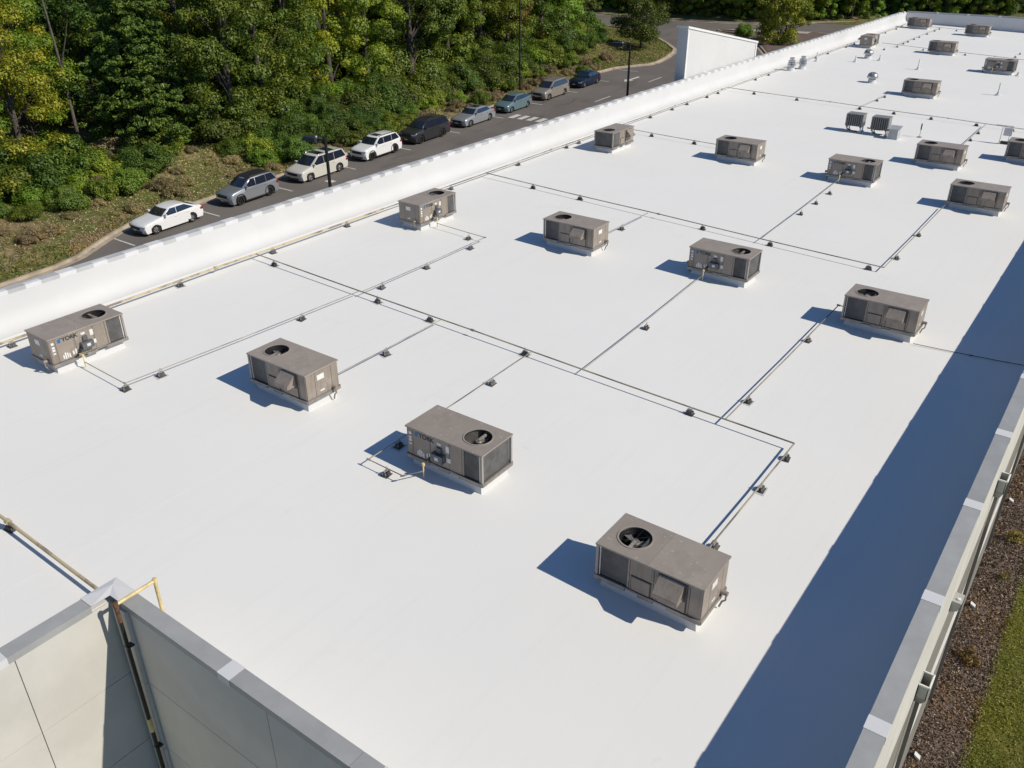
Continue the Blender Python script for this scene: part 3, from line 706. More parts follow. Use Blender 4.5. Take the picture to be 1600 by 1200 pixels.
for (x, y), lb in (((-18.93,15.3),'pale support block halfway along the thin pipe to the leftmost unit'),((-19.2,10.7),'support block just before the corner of the leftmost unit pipe'),((-19.26,9.72),'large dark support block at the corner right of the leftmost unit'),
    ((-18.72,20.7),'middle support block on the pipe to the second-row lengthwise unit'),((-18.71,18.5),'support block beside the crossing of the first cross pipe'),((-18.72,23.1),'support block just below the bend by the second-row lengthwise unit'),((-19.4,23.83),'dark support block at the bend right of the second-row lengthwise unit'),
    ((-15.42,15.2),'pale support block on the pipe behind the hooded nearest-row unit'),((-12.12,15.7),'support block on the pipe behind the nearest lettered unit'),((-10.55,21.2),'support block halfway to the lettered second-row unit'),
    ((-6.42,19.0),'support block low on the pipe to the second-row unit by the parapet'),((-6.42,23.4),'support block just below the shadow of the second-row unit by the parapet'),((-4.7,17.1),'rusty-topped support block at the right-hand corner of the cross pipe'),((-4.7,15.6),'middle support block on the pipe to the nearest hooded unit'),
    ((-4.7,13.2),'support block touching the back of the nearest hooded unit'),((-12.05,12.05),'support block lying in the shadow of the nearest lettered unit'),((-11.5,11.05),'support block in front of the nearest lettered unit shadow')):
    supports([(x, y)], PI/2, lb, 'supports under near branch pipes')
supports([(-21.2,Y2+.3),(-18.75,Y2+.25),(-13.06,Y2+.13),(-10.32,Y2+.08),(-6.7,Y2)], 0, '{} support block from the left under the pipe between second and third rows', 'supports under the second cross pipe')
for (x, y), lb in (((-15.5,28.4),'support block right of the second-row hooded unit second from left'),((-10.7,34.7),'lowest support block on the pipe to the third-row lettered unit'),((-10.7,36.5),'middle support block on the pipe to the third-row lettered unit'),((-10.71,38.3),'support block right below the third-row lettered unit'),
    ((-6.2,35.1),'upper support block on the pipe to the rightmost third-row unit'),((-6.2,32.0),'lower support block on the pipe to the rightmost third-row unit')):
    supports([(x, y)], PI/2, lb, 'supports under middle branch pipes')
supports([(-21.7,Y3),(-19.2,Y3)], 0, '{} support block from the left under the short pipe to the third row', 'supports under the short pipe')
supports([(-22.0,Y4),(-19.1,Y4),(-15.1,Y4),(-13.05,Y4),(-10.9,Y4),(-8.4,Y4),(-6.5,Y4)], 0, '{} support block from the left under the pipe behind the small condensers', 'supports under the third cross pipe')
for (x, y), lb in (((-15.0,60.6),'nearer support block on the short pipe to the lone unit'),((-14.95,62.2),'support block next to the shadow of the lone unit'),((-7.9,55.2),'upper support block on the pipe right of the condensers'),((-7.9,53.1),'lower support block on the pipe right of the condensers')):
    supports([(x, y)], PI/2, lb, 'supports by the condensers')
supports([(-20.55,86.4),(-18.3,86.2),(-21.0,83.9),(-14.8,85.8),(-11.2,87.6),(-11.2,89.9),(-20.65,88.8),(-20.65,90.4),(-20.65,92.6),(-20.65,94.5),(-20.65,97.5),(-20.65,100.6),(-20.65,102.6),(-19.0,102.5),(-23.6,103.0)], PI/2, 'tiny support block among the farthest units', 'far supports')
supports([(-16.1,5.16)], 0, 'support block under the thick peeling pipe near the front corner', 'front support')

# ================================================================== SMALL ROOF FIXTURES
def at_roof(name, x, y, label, cat, group=None):
    x, y = RS(x, y); o = empty(name, (x, y, RZ(x))); tag(o, label, cat, group); return o
def flashing(o, r, h): MB().lathe([(r*1.5,-.02),(r*1.1,.06),(r,h),(0,h)], 16).build('flashing', M['parapet'], o, 1)
for x, y, w in ((-23.45,67.9,'nearer'),(-23.05,69.2,'farther')):
    o = at_roof('exhaust_stack', x, y, w+' of two banded aluminium exhaust stacks near the left parapet', 'exhaust vent', 'aluminium exhaust stacks')
    o.scale = (.72,.72,.85); flashing(o, .34, .25)
    MB().lathe([(.30,.25),(.30,.42)], 20).build('stack_pipe', M['alu'], o, 1)
    for i, (a, b, rr) in enumerate(((.40,.52,.42),(.56,.68,.40),(.72,.86,.36))): MB().lathe([(rr,a),(rr-.02,b),(rr-.10,b),(.12,b+.02),(0,b+.02)], 20).build('band', M['alu'], o, .7)
    MB().lathe([(.22,.86),(.22,1.0),(.25,1.0),(.25,1.08),(0,1.1)], 20).build('cap', M['alu'], o, .7)
for x, y, w in ((-20.7,78.1,'far domed metal roof vent near the lengthwise unit'),(-17.21,67.1,'domed metal roof vent standing alone nearer than the other dome')):
    o = at_roof('dome_vent', x, y, w, 'roof vent', 'domed metal roof vents')
    o.scale = (.85,.85,.85); flashing(o, .30, .3)
    MB().lathe([(.25,.3),(.25,.42)], 20).build('throat', M['dark'], o, 1)
    MB().lathe([(.44,.38),(.45,.44),(.42,.58),(.33,.72),(.18,.81),(0,.84)], 24).build('dome', M['alu'], o, 1)
    for k in range(8):
        a = k*PI/4; MB().tube([(.43*math.cos(a),.43*math.sin(a),.50),(.33*math.cos(a),.33*math.sin(a),.73),(.1*math.cos(a),.1*math.sin(a),.84)], .012, 4).build('rib', M['strut'], o)
for i, (x, y, w) in enumerate(((-13.55,51.1,'left of two small slatted condensers on low stands'),(-12.2,51.2,'right of two small slatted condensers, beside the sloped metal box'))):
    o = at_roof('condenser', x, y, w, 'condenser', 'small slatted condensers')
    for sx in (-.36,.36):
        for sy in (-.2,.25):
            MB().box(sx-.03,sx+.03,sy-.03,sy+.03,0,.30).build('stand_leg', M['pvc'], o)
            MB().lathe([(.1,0),(.07,.06),(0,.07)], 10, (sx,sy,0)).build('foot', M['parapet'], o, 1)
        MB().box(sx-.035,sx+.035,-.36,.36,.28,.33).build('stand_rail', M['greybox'], o)
    MB().box(-.43,.43,-.30,.34,.33,.95).build('casing', M['beige'], o)
    MB().box(-.45,.45,-.32,.36,.95,.98).build('lid', M['beige'], o)
    MB().box(-.40,.40,-.325,-.30,.36,.92).build('coil', M['dark'], o)
    for k in range(7): MB().box(-.352+k*.112,-.318+k*.112,-.345,-.32,.35,.93).build('slat', M['beige'], o)
    MB().box(-.40,.40,-.352,-.346,.60,.612).build('guard_wire', M['greybox'], o)
    for s in (-1, 1): MB().box(s*.43-.03,s*.43+.03,-.355,-.30,.33,.95).build('corner_post', M['beige'], o)
    MB().tube([(-.35,.0,.33),(-.45,-.1,.2),(-.2,-.25,.1),(.2,-.2,.05)], .025, 6).build('insulated_line', M['dark'], o, 1)
o = at_roof('pipe_portal_box', -11.38, 50.85, 'sloped galvanised metal box beside the right slatted condenser', 'roof box')
MB().hexa([(-.26,-.30,-.05),(.28,-.30,-.05),(.28,.30,-.05),(-.26,.30,-.05),(-.2,-.22,.52),(.24,-.22,.52),(.24,.26,.52),(-.2,.26,.52)]).build('housing', M['curbgrey'], o)
MB().hexa([(-.30,-.34,.52),(.33,-.34,.52),(.33,.34,.60),(-.30,.34,.60),(-.30,-.34,.55),(.33,-.34,.55),(.33,.34,.63),(-.30,.34,.63)]).build('lid', M['curbgrey'], o)
MB().tube([(-1.5,.3,.32),(-.9,.32,.28),(-.22,.2,.36)], .035, 6).build('insulated_line', M['dark'], o, 1)
for x, y, h, w in ((-16.04,75.2,.75,'white plumbing vent pipe right of the dome vents'),(-9.18,68.3,.8,'white plumbing vent pipe at right beyond the lone unit'),(-20.9,75.4,.5,'short white vent pipe in front of the far dome'),(-19.6,77.6,.45,'short white vent pipe right of the far dome'),(-9.44,77.7,.3,'low white vent stub beside the far lettered unit'),(-23.4,73.5,.7,'white vent pipe close to the left parapet beyond the stacks')):
    o = at_roof('vent_pipe', x, y, w, 'vent pipe', 'white plumbing vents')
    MB().lathe([(.30,-.03),(.20,.03),(.10,.10),(.075,.22),(0,.22)], 14).build('flashing', M['parapet'], o, 1)
    MB().lathe([(.055,.2),(.055,h),(.045,h),(.045,h-.1),(0,h-.1)], 12).build('pipe', M['pvc'], o, 1)
o = at_roof('antenna_mast', -10.3, 52.1, 'thin dark mast standing between condensers and hooded unit', 'mast')
MB().lathe([(.14,0),(.13,.03),(.03,.05),(0,.05)], 10).build('base', M['strut'], o, 1)
MB().tube([(0,0,.03),(0,0,.75)], .016, 6).build('pole', M['strut'], o); MB().tube([(0,0,.4),(0,0,.72)], .035, 6).build('head', M['dark'], o)
o = at_roof('disconnect_stand', -6.35, 53.6, 'slim pale stand with switch box beside the unit at right edge', 'switch stand')
for sx in (-.2,.2): MB().box(sx-.02,sx+.02,-.02,.02,0,.95).build('post', M['pvc'], o)
MB().box(-.55,.3,-.03,.03,.92,.96).build('crossbar', M['pvc'], o); MB().box(-.1,.3,-.1,-.02,.45,.85).build('switch_box', M['pad'], o); MB().box(-.15,.25,-.08,.08,.02,.14).build('junction_box', M['dark'], o)

# ================================================================== ALONG THE EAST WALL
o = empty('wall_light', (-.62, 15.5, -.9)); tag(o, 'grey wedge-shaped wall light fixed below the coping on the right wall', 'wall light')
MB().hexa([(0,-.16,-.14),(.16,-.16,-.06),(.16,.16,-.06),(0,.16,-.14),(0,-.16,.14),(.20,-.16,.14),(.20,.16,.14),(0,.16,.14)]).build('housing', M['head'], o)
MB().hexa([(0.01,-.15,-.15),(.15,-.15,-.075),(.15,.15,-.075),(.01,.15,-.15),(0.01,-.15,-.142),(.15,-.15,-.062),(.15,.15,-.062),(.01,.15,-.142)]).build('lens', M['greybox'], o)  # underside shade put into the dark grey of this face
MB().lathe([(.035,.14),(.035,.17),(0,.175)], 10, (.13,-.05,0)).build('photocell', M['sticker'], o, 1)
for (x, y), w in zip(((-.36,17.0),(-.36,23.1),(-.36,29.0)), ('nearest','middle','farthest')):
    o = empty('downspout_shoe', (x, y, GZ(y)+.05)); o.scale = (.6,.6,.6); tag(o, w+' of the white splash boxes on the mulch at the wall foot', 'splash box', 'splash boxes on the mulch')
    MB().hexa([(-.10,-.09,.0),(.12,-.16,.0),(.12,.04,.0),(-.10,.11,.0),(-.12,-.09,.20),(.10,-.16,.14),(.10,.04,.14),(-.12,.11,.20)]).build('box', M['sticker'], o)
    MB().box(-.20,-.09,-.06,.06,.06,.14).build('outlet', M['dark'], o)

# ================================================================== CARS
CS = 0.93          # all cars measured at this scale of the survey
M['tyre'] = mat('tyre', (0.018,0.018,0.018), 0.85); M['rim'] = mat('alloy_rim', (0.48,0.48,0.48), 0.3, metal=0.8)
M['rim_dark'] = mat('dark_rim', (0.05,0.05,0.052), 0.35, metal=0.6)
M['glass'] = mat('sky_tinted_car_glass', (0.014,0.018,0.030), 0.05, spec=1.0, coat=1.0); M['trim'] = mat('black_trim', (0.018,0.018,0.019), 0.55)  # bluish glass colour stands in for reflected sky
M['lamp'] = mat('headlamp', (0.22,0.23,0.25), 0.12, spec=0.8); M['tail'] = mat('tail_lamp', (0.30,0.012,0.012), 0.2)
M['plate'] = mat('number_plate', (0.62,0.62,0.60), 0.5); M['chrome'] = mat('chrome', (0.6,0.6,0.6), 0.15, metal=1)
def paintm(n, c, metal=0.0, r=0.28): return mat(n, c, r, metal=metal, spec=0.5, coat=0.6)
def wheel_meshes(r, w, dark):
    t = MB().lathe([(r*.62,-w/2),(r*.93,-w/2),(r,-w*.32),(r,w*.32),(r*.93,w/2),(r*.62,w/2)], 26, axis='y', cap=False).mesh('tyre', M['tyre'], .7)
    b = MB().lathe([(r*.64,-w*.42),(r*.64,w*.42),(r*.55,w*.42),(r*.55,-w*.1),(0,-w*.1)], 24, axis='y', cap=False)
    for k in range(5):
        a = 2*PI*k/5+.3; c, s = math.cos(a), math.sin(a); pts = []
        for rr, hw in ((.10*r,.10*r),(.62*r,.075*r)):
            for q in (-1, 1): pts.append((rr*c-q*hw*s, rr*s+q*hw*c))
        o2 = [pts[0], pts[1], pts[3], pts[2]]; b.prism(o2, -w*.36, -w*.12, 'y')
    b.lathe([(.16*r,-w*.1),(.16*r,-w*.4),(0,-w*.42)], 12, axis='y')
    return t, b.mesh('rim', M['rim_dark'] if dark else M['rim'], .6)
def arc(cx, cz, r, z0, n=10):
    a0 = math.asin(max(-1, min(1, (z0-cz)/r)))
    return [(cx-r*math.cos(a0+(PI-2*a0)*k/n), cz+r*math.sin(a0+(PI-2*a0)*k/n)) for k in range(n+1)]
def make_car(name, spec, paint_m, label, cat, yc):
    """x forward, front at +x; then turned so that the front faces -Y"""
    L_, Wd, H, wb, fo, r = [spec[k]*CS for k in ('L','W','H','wb','fo','r')]
    belt, hood, cowl = spec['belt']*CS, spec['hood']*CS, spec['cowl']*CS
    f, b_ = L_/2, -L_/2; xf = f-fo*CS/CS; xf = f-fo; xr = xf-wb; sill = .20*CS; hw = Wd/2
    root = empty(name, (-48.30-hw+.06, yc, GZ(yc)+.006), -PI/2); root.rotation_euler = (math.atan(-.0353)*0, 0, -PI/2)
    root.rotation_euler = (0, math.atan(.0353), -PI/2)
    tag(root, label, cat, 'cars parked along the kerb')
    deck = spec.get('deck', belt/CS)*CS
    xw, xrf, xrr, xb = [f-spec[k]*CS for k in ('xw','xrf','xrr','xb')]
    # ---- lower body: silhouette with wheel arches, lofted over the width
    ra = r+.055
    low = [(b_+.10, sill+.03)] + arc(xr, r, ra, sill+.02) + arc(xf, r, ra, sill+.02) + [(f-.12, sill-.01), (f-.02, sill+.16), (f, .50*CS), (f-.03, hood-.12), (f-.12, hood-.02),
           (f-.45, hood+.05), (xw+.10, cowl), (xw-.25, cowl+.03), (0, belt), (xb+.10, deck), (b_+.18, deck-.01), (b_+.04, deck-.10), (b_, deck-.32), (b_+.02, sill+.22)]
    mb = MB(); ts = (-1, -.955, -.82, -.4, .4, .82, .955, 1); n = len(low)
    for t in ts:
        e = {1: .07, .955: .022, .82: .004, .4: 0}[abs(t)]
        for x, z in low:
            top = z > .55*CS; zz = z-(e if top and z > hood-.2 else 0)*(1 if z > belt-.12 or x > xw-.4 or x < xb else .3)
            pull = (abs(t)**3)*.17*CS
            xx = x - pull*smooth(f-.5, f, x) + pull*.8*smooth(b_+.5, b_, x)
            ins = .06 if z < .5*CS else 0.0
            mb.v.append((xx, t*hw*(1-ins*.0) - (0.03*t*smooth(.62*CS, 1.05*CS, z)), zz))
    for i in range(len(ts)-1):
        for k in range(n): mb.f.append((i*n+k, i*n+(k+1) % n, (i+1)*n+(k+1) % n, (i+1)*n+k))
    mb.f.append(tuple(range(n-1, -1, -1))); mb.f.append(tuple((len(ts)-1)*n+k for k in range(n)))
    body = mb.build('body', paint_m, root, .8)
    MB().box(b_+.25, f-.25, -hw+.20, hw-.20, sill-.04, .62*CS).build('arch_shade_box', M['trim'], root)  # black box put in so the wheel arches look shaded
    # ---- cabin
    cz0 = belt-.05; zr = H
    cab = [(xw+.06, cowl-.03), (xw-.25*(xw-xrf), cowl-.03+.30*(zr-cowl)), (xrf+.10, zr-.075), (xrf-.18, zr-.02), ((xrf+xrr)/2, zr), (xrr+.15, zr-.025), (xrr-.05, zr-.085), (xb+.02, deck-.02), (0, belt-.06)]
    wb0, wt = hw-.06, hw-.06-spec.get('tum', .16)*CS
    def yside(z): return wb0+(wt-wb0)*max(0, min(1.05, (z-belt)/(zr-belt)))
    mb = MB(); ts2 = (-1, -.93, -.7, 0, .7, .93, 1); n = len(cab)
    for t in ts2:
        e = {1: .05, .93: .018, .7: .006, 0: 0}[abs(t)]
        for x, z in cab:
            up = smooth(belt, zr, z); bow = .10*CS*(1-t*t)
            xx = x + (bow if x > xrf-.1 else (-bow*.6 if x < xrr+.05 else 0)) - (.10*CS if x > xrf-.1 else 0)
            mb.v.append((xx, t*yside(z), z-e*up))
    for i in range(len(ts2)-1):
        for k in range(n): mb.f.append((i*n+k, i*n+(k+1) % n, (i+1)*n+(k+1) % n, (i+1)*n+k))
    mb.f.append(tuple(range(n-1, -1, -1))); mb.f.append(tuple((len(ts2)-1)*n+k for k in range(n)))
    mb.build('cabin', paint_m, root, .75)
    # ---- glass
    def pane(pts, name, m='glass', off=.012):    # side panes on both sides
        for s in (-1, 1):
            q = MB(); k = len(pts)
            q.v = [(x, s*(yside(z)+off-.03), z) for x, z in pts]+[(x, s*(yside(z)+off), z) for x, z in pts]
            q.f = [tuple(range(k)), tuple(range(2*k-1, k-1, -1))]+[(i, (i+1) % k, k+(i+1) % k, k+i) for i in range(k)]
            q.build(name, M[m], root)
    zt = zr-.10*CS; zb = belt+.02
    def xfr(z): return (xw+.0)+((xrf+.02)-(xw+.0))*(z-cowl)/(zr-.075-cowl)
    def xre(z): return xb+(xrr-xb)*(z-deck)/(zr-.085-deck)
    pil = spec['pillars']
    xs_ = [None]+[f-p*CS for p in pil]+[None]
    for i in range(len(xs_)-1):
        a, c = xs_[i], xs_[i+1]; g = .024
        lo_f = xfr(zb)-.14 if a is None else a-g; hi_f = xfr(zt)-.12 if a is None else a-g-.03
        lo_r = xre(zb)+.16*CS if c is None else c+g; hi_r = xre(zt)+.10*CS if c is None else c+g-.03
        if c is None and spec.get('taper', 0): lo_r += spec['taper']*CS
        pane([(lo_f, zb), (hi_f, zt), (hi_r, zt), (lo_r, zb+ (.05 if c is None else 0))], 'side_window')
    ws = MB(); za, zc = cowl+.035, zr-.10*CS
    def wsx(z, t): return (xw+.06-.10*CS)+.10*CS*(1-t*t)+((xrf+.10)-(xw+.06))*(z-(cowl-.03))/(zr-.075-(cowl-.03))
    pts = []
    for z in (za, (za+zc)/2, zc):
        bul = .06*CS if z not in (za, zc) else .045*CS
        for t in (-.86,-.45,0,.45,.86): pts.append((wsx(z, t)+bul, t*yside(z), z+.012))
    ws.v = pts + [(p[0]-.03, p[1], p[2]-.03) for p in pts]
    for i in range(2):
        for k in range(4):
            a = i*5+k; ws.f += [(a, a+1, a+6, a+5), (15+a, 15+a+5, 15+a+6, 15+a+1)]
    ws.f += [(k, 15+k, 16+k, k+1) for k in range(4)]+[(10+k, 11+k, 26+k, 25+k) for k in range(4)]+[(0,5,20,15),(5,10,25,20),(4,19,24,9),(9,24,29,14)]
    ws.build('windshield', M['glass'], root, .6)
    rw = MB(); p = []
    for z in (deck+.06, zr-.13*CS):
        for t in (-.8, .8): p.append((xre(z)-.075*CS-.012, t*yside(z), z))
    rw.hexa([p[0], p[1], (p[1][0]+.03, p[1][1], p[1][2]), (p[0][0]+.03, p[0][1], p[0][2]), p[2], p[3], (p[3][0]+.03, p[3][1], p[3][2]), (p[2][0]+.03, p[2][1], p[2][2])]); rw.build('rear_window', M['glass'], root)
    for (xa, xc_, wf) in spec.get('sunroof', ()):
        MB().box(f-xc_*CS, f-xa*CS, -wf*wt, wf*wt, zr-.02, zr+.006).build('sunroof', M['glass'], root)
    if spec.get('black_roof'): MB().hexa([(xrr-.02,-wt+.03,zr-.1),(xrf+.12,-wt+.03,zr-.1),(xrf+.12,wt-.03,zr-.1),(xrr-.02,wt-.03,zr-.1),(xrr+.15,-wt+.05,zr+.004),(xrf-.16,-wt+.05,zr+.004),(xrf-.16,wt-.05,zr+.004),(xrr+.15,wt-.05,zr+.004)]).build('roof_skin', M['trim'], root)
    if spec.get('rails'):
        for s in (-1, 1): MB().tube([(xrf-.1, s*(wt-.05), zr-.03), (xrf-.25, s*(wt-.05), zr+.035), (xrr+.3, s*(wt-.05), zr+.03), (xrr+.1, s*(wt-.05), zr-.04)], .018, 6).build('roof_rail', M['trim' if spec['rails'] == 2 else 'chrome'], root, 1)
    # ---- doors, handles, mirrors, cladding
    dz0, dz1 = sill+.09, belt-.05
    dx = [f-p*CS for p in spec['doors']]
    for a, c in zip(dx, dx[1:]):
        for s in (-1, 1):
            y = s*(hw+.004); d = MB().hexa([(c+.012,y-s*.02,dz0),(a-.012,y-s*.02,dz0),(a-.012,y,dz0),(c+.012,y,dz0),(c+.012,y-s*.05,dz1),(a-.012,y-s*.05,dz1),(a-.012,y-s*.022,dz1),(c+.012,y-s*.022,dz1)]).build('door', paint_m, root)
            MB().box(c+.06, c+.20, y-.015, y+.015, dz1-.10, dz1-.07).build('handle', M['chrome'] if spec.get('chrome') else paint_m, d)
    for s in (-1, 1):
        MB().hexa([(xfr(zb)-.30,s*(hw-.06),belt+.02),(xfr(zb)-.16,s*(hw-.06),belt+.02),(xfr(zb)-.16,s*(hw+.16),belt+.04),(xfr(zb)-.26,s*(hw+.16),belt+.04),(xfr(zb)-.30,s*(hw-.06),belt+.15),(xfr(zb)-.18,s*(hw-.06),belt+.14),(xfr(zb)-.18,s*(hw+.16),belt+.16),(xfr(zb)-.27,s*(hw+.16),belt+.16)]).build('mirror', paint_m, root)
        MB().box(xr+ra-.02, xf-ra+.02, s*hw-.012, s*hw+.012, sill-.02, sill+.07).build('sill_trim', M['trim'] if spec.get('clad') else paint_m, root)
        if spec.get('clad'):
            for xc_ in (xf, xr):
                q = arc(xc_, r, ra+.05, sill+.02, 12)+list(reversed(arc(xc_, r, ra-.005, sill+.02, 12))); MB().prism(q, s*hw-.01 if s > 0 else s*hw-.014, s*hw+.014 if s > 0 else s*hw+.01, 'y').build('arch_trim', M['trim'], root)
    # ---- front and rear
    gm = M['trim']
    def nose(y): return f-.17*CS*(abs(y)/hw)**3
    def strip(y0, y1, za, zb_, m, nm, out=.012, par=None):
        q = MB(); ys_ = np.linspace(y0, y1, 7); vs = []
        for y in ys_:
            for z in (za, zb_):
                bx = nose(y)-(.03+.09*smooth(hood-.12, hood, z) if z > hood-.13 else .0)
                vs += [(bx+out, y, z), (bx-.10, y, z)]
        q.v = vs
        for i in range(6):
            a = 4*i; q.f += [(a, a+4, a+6, a+2), (a+1, a+3, a+7, a+5), (a+2, a+6, a+7, a+3), (a, a+1, a+5, a+4)]
        q.f += [(0,2,3,1), (24,25,27,26)]
        return q.build(nm, m, root)
    strip(-hw*.55, hw*.55, hood-.32*CS, hood-.12*CS, gm, 'grille'); strip(-hw*.62, hw*.62, .26*CS, .40*CS, gm, 'lower_intake')
    strip(-.15, .15, .40*CS, .49*CS, M['plate'], 'number_plate', .03)
    for s in (-1, 1):
        a, b2 = sorted((s*hw*.58, s*hw*.95)); strip(a, b2, hood-.20*CS, hood-.10*CS, M['lamp'], 'headlight', .012)
        MB().box(b_-.006+.10*CS, b_+.30, s*(hw-.14)-.11, s*(hw-.14)+.125, deck-.30, deck-.14).build('tail_light', M['tail'], root)
    if spec.get('badge'): strip(-.07, .07, hood-.26*CS, hood-.18*CS, M['chrome'], 'badge', .02)
    tm, rm = wheel_meshes(r, .23*CS, spec.get('dark_rims', False))
    for x in (xf, xr):
        for s in (-1, 1):
            w = link('wheel', None, root); w = w
            w.location = (x, s*(hw-.115), r); w.rotation_euler = (0, rnd.uniform(0, 1), PI if s > 0 else 0)
            link('tyre', tm, w); link('rim', rm, w)
    return root
SED = dict(L=4.88, W=1.86, H=1.45, wb=2.83, fo=.98, r=.335, belt=.96, hood=.78, cowl=.97, deck=1.02, xw=1.55, xrf=2.28, xrr=3.55, xb=4.42, pillars=(2.75,), doors=(1.62,2.74,3.72), taper=.25)
SUV = dict(L=4.65, W=1.87, H=1.68, wb=2.70, fo=.93, r=.355, belt=1.08, hood=.95, cowl=1.12, deck=1.10, xw=1.32, xrf=2.05, xrr=4.15, xb=4.52, pillars=(2.48,3.45), doors=(1.42,2.46,3.44), clad=1, rails=2)
VAN = dict(L=5.17, W=2.0, H=1.75, wb=3.09, fo=1.0, r=.355, belt=1.06, hood=.88, cowl=1.08, deck=1.08, xw=1.22, xrf=2.15, xrr=4.75, xb=5.08, pillars=(2.62,3.72), doors=(1.5,2.6,3.7), rails=1)
def car_y(k): return STRIPE0 + STEP*(k+.5)
P = {'white': paintm('white_car_paint', (0.80,0.80,0.80), 0, .2), 'silver': paintm('silver_car_paint', (0.38,0.40,0.43), .55), 'pearl': paintm('pearl_car_paint', (0.60,0.585,0.53)), 'grey': paintm('dark_grey_car_paint', (0.045,0.045,0.05), .4),
     'bmw': paintm('pale_silver_car_paint', (0.42,0.44,0.46), .5), 'teal': paintm('pale_teal_car_paint', (0.20,0.30,0.32), .45), 'tan': paintm('tan_car_paint', (0.42,0.37,0.31), .5), 'navy': paintm('navy_car_paint', (0.010,0.016,0.045), .3)}
def mid(yf, yr, spec): return (yf+yr)/2 + (spec['L']/2-spec['fo']-spec['wb']/2)*CS
c1 = dict(SED, sunroof=()); make_car('sedan', c1, P['white'], 'white fastback sedan parked at the near end of the row', 'car', mid(28.74,31.31,c1))
c2 = dict(SUV, L=4.6, H=1.70, wb=2.67, dark_rims=1, black_roof=1); make_car('suv', c2, P['silver'], 'silver and black SUV parked behind the white sedan', 'car', mid(35.22,37.72,c2))
make_car('minivan', dict(VAN, sunroof=((2.35,3.0,.8),(3.4,4.1,.8))), P['pearl'], 'pearl white minivan with sunroof beside the dark lamp post', 'car', mid(41.49,44.3,VAN))
c4 = dict(SUV, L=4.69, dark_rims=1, sunroof=((2.2,2.75,.55),)); make_car('suv', c4, P['white'], 'white SUV with black grille parked ahead of the dark grey SUV', 'car', mid(47.87,50.31,c4))
c5 = dict(SUV, L=5.03, W=2.0, H=1.77, wb=2.86, belt=1.12, hood=1.0, cowl=1.16, deck=1.14, xrr=4.5, xb=4.9, pillars=(2.55,3.62), dark_rims=1); make_car('suv', c5, P['grey'], 'large dark grey SUV in the middle of the parked row', 'car', mid(53.66,56.13,c5))
c6 = dict(SED, L=4.93, wb=2.95, sunroof=((2.5,3.2,.6),), chrome=1, xrr=3.75, xb=4.3, deck=1.0, pillars=(2.8,), taper=.1); make_car('sedan', c6, P['bmw'], 'pale silver sedan with dark sunroof near the zebra crossing', 'car', mid(60.08,62.77,c6))
c7 = dict(SED, L=4.46, W=1.75, H=1.49, wb=2.70, fo=.9, r=.315, xw=1.10, xrf=2.0, xrr=3.3, xb=4.35, deck=1.12, belt=.98, pillars=(2.5,), doors=(1.4,2.5,3.45), taper=.2); make_car('hatchback', c7, P['teal'], 'pale teal hatchback parked by the zebra crossing', 'car', mid(66.17,68.64,c7))
c8 = dict(VAN, L=4.93, W=1.86, H=1.72, wb=2.9, xrr=4.5, xb=4.85, r=.33, rails=1); make_car('minivan', c8, P['tan'], 'tan older minivan parked ahead of the navy car', 'car', mid(72.44,74.89,c8))
c9 = dict(SED, L=4.35, W=1.75, H=1.47, wb=2.65, fo=.9, xw=1.3, xrf=2.05, xrr=3.3, xb=4.2, deck=1.06, pillars=(2.55,), doors=(1.5,2.55,3.45), taper=.15); make_car('hatchback', c9, P['navy'], 'navy blue hatchback at the far end of the parked row', 'car', mid(78.85,81.21,c9))

# ================================================================== LAMP POSTS
M['bronze'] = mat('dark_bronze_paint', (0.020,0.018,0.017), 0.45)
def lamp_post(x, y, top, label, arm=True, r=.085):
    z = GZ(y) if y > 0 else -6; h = top-z; o = empty('light_pole', (x, y, z)); tag(o, label, 'lamp post', 'dark lamp posts')
    MB().lathe([(.30,-.3),(.30,.12),(0,.13)], 18).build('footing', M['concrete'], o, .6)
    MB().tube([(0,0,.12),(0,0,h*.5),(0,0,h)], r, 10, True, (1.1,1.0,.8)).build('pole', M['bronze'], o, 1)
    MB().box(-.2,.2,-.2,.2,.12,.16).build('base_plate', M['bronze'], o)
    if arm:
        MB().box(-.55,.0,-.04,.04,h-.16,h-.09).build('arm', M['bronze'], o)
        hd = MB().hexa([(-1.35,-.24,h-.24),(-.45,-.24,h-.24),(-.45,.24,h-.24),(-1.35,.24,h-.24),(-1.25,-.19,h-.05),(-.5,-.19,h-.05),(-.5,.19,h-.05),(-1.25,.19,h-.05)]).build('lamp_head', M['bronze'], o)
        MB().box(-1.25,-.55,-.18,.18,h-.25,h-.239).build('lens', M['pad'], hd)
        MB().lathe([(.05,0),(.05,.06),(0,.07)], 8, (-.6,0,h-.05)).build('photocell', M['pad'], hd)
    return o
lamp_post(-30.0, 26.85, 2.15, 'dark lamp post rising in front of the pearl minivan')
lamp_post(-30.0, 54.6, 3.35, 'dark lamp post near the grass island, head pointing left')
lamp_post(-53.2, 74.24, 6.0, 'tall dark lamp post on the wooded bank behind the tan minivan')
lamp_post(-40.6, 113.7, 5.5, 'dark lamp post standing in the yellow-green tree')

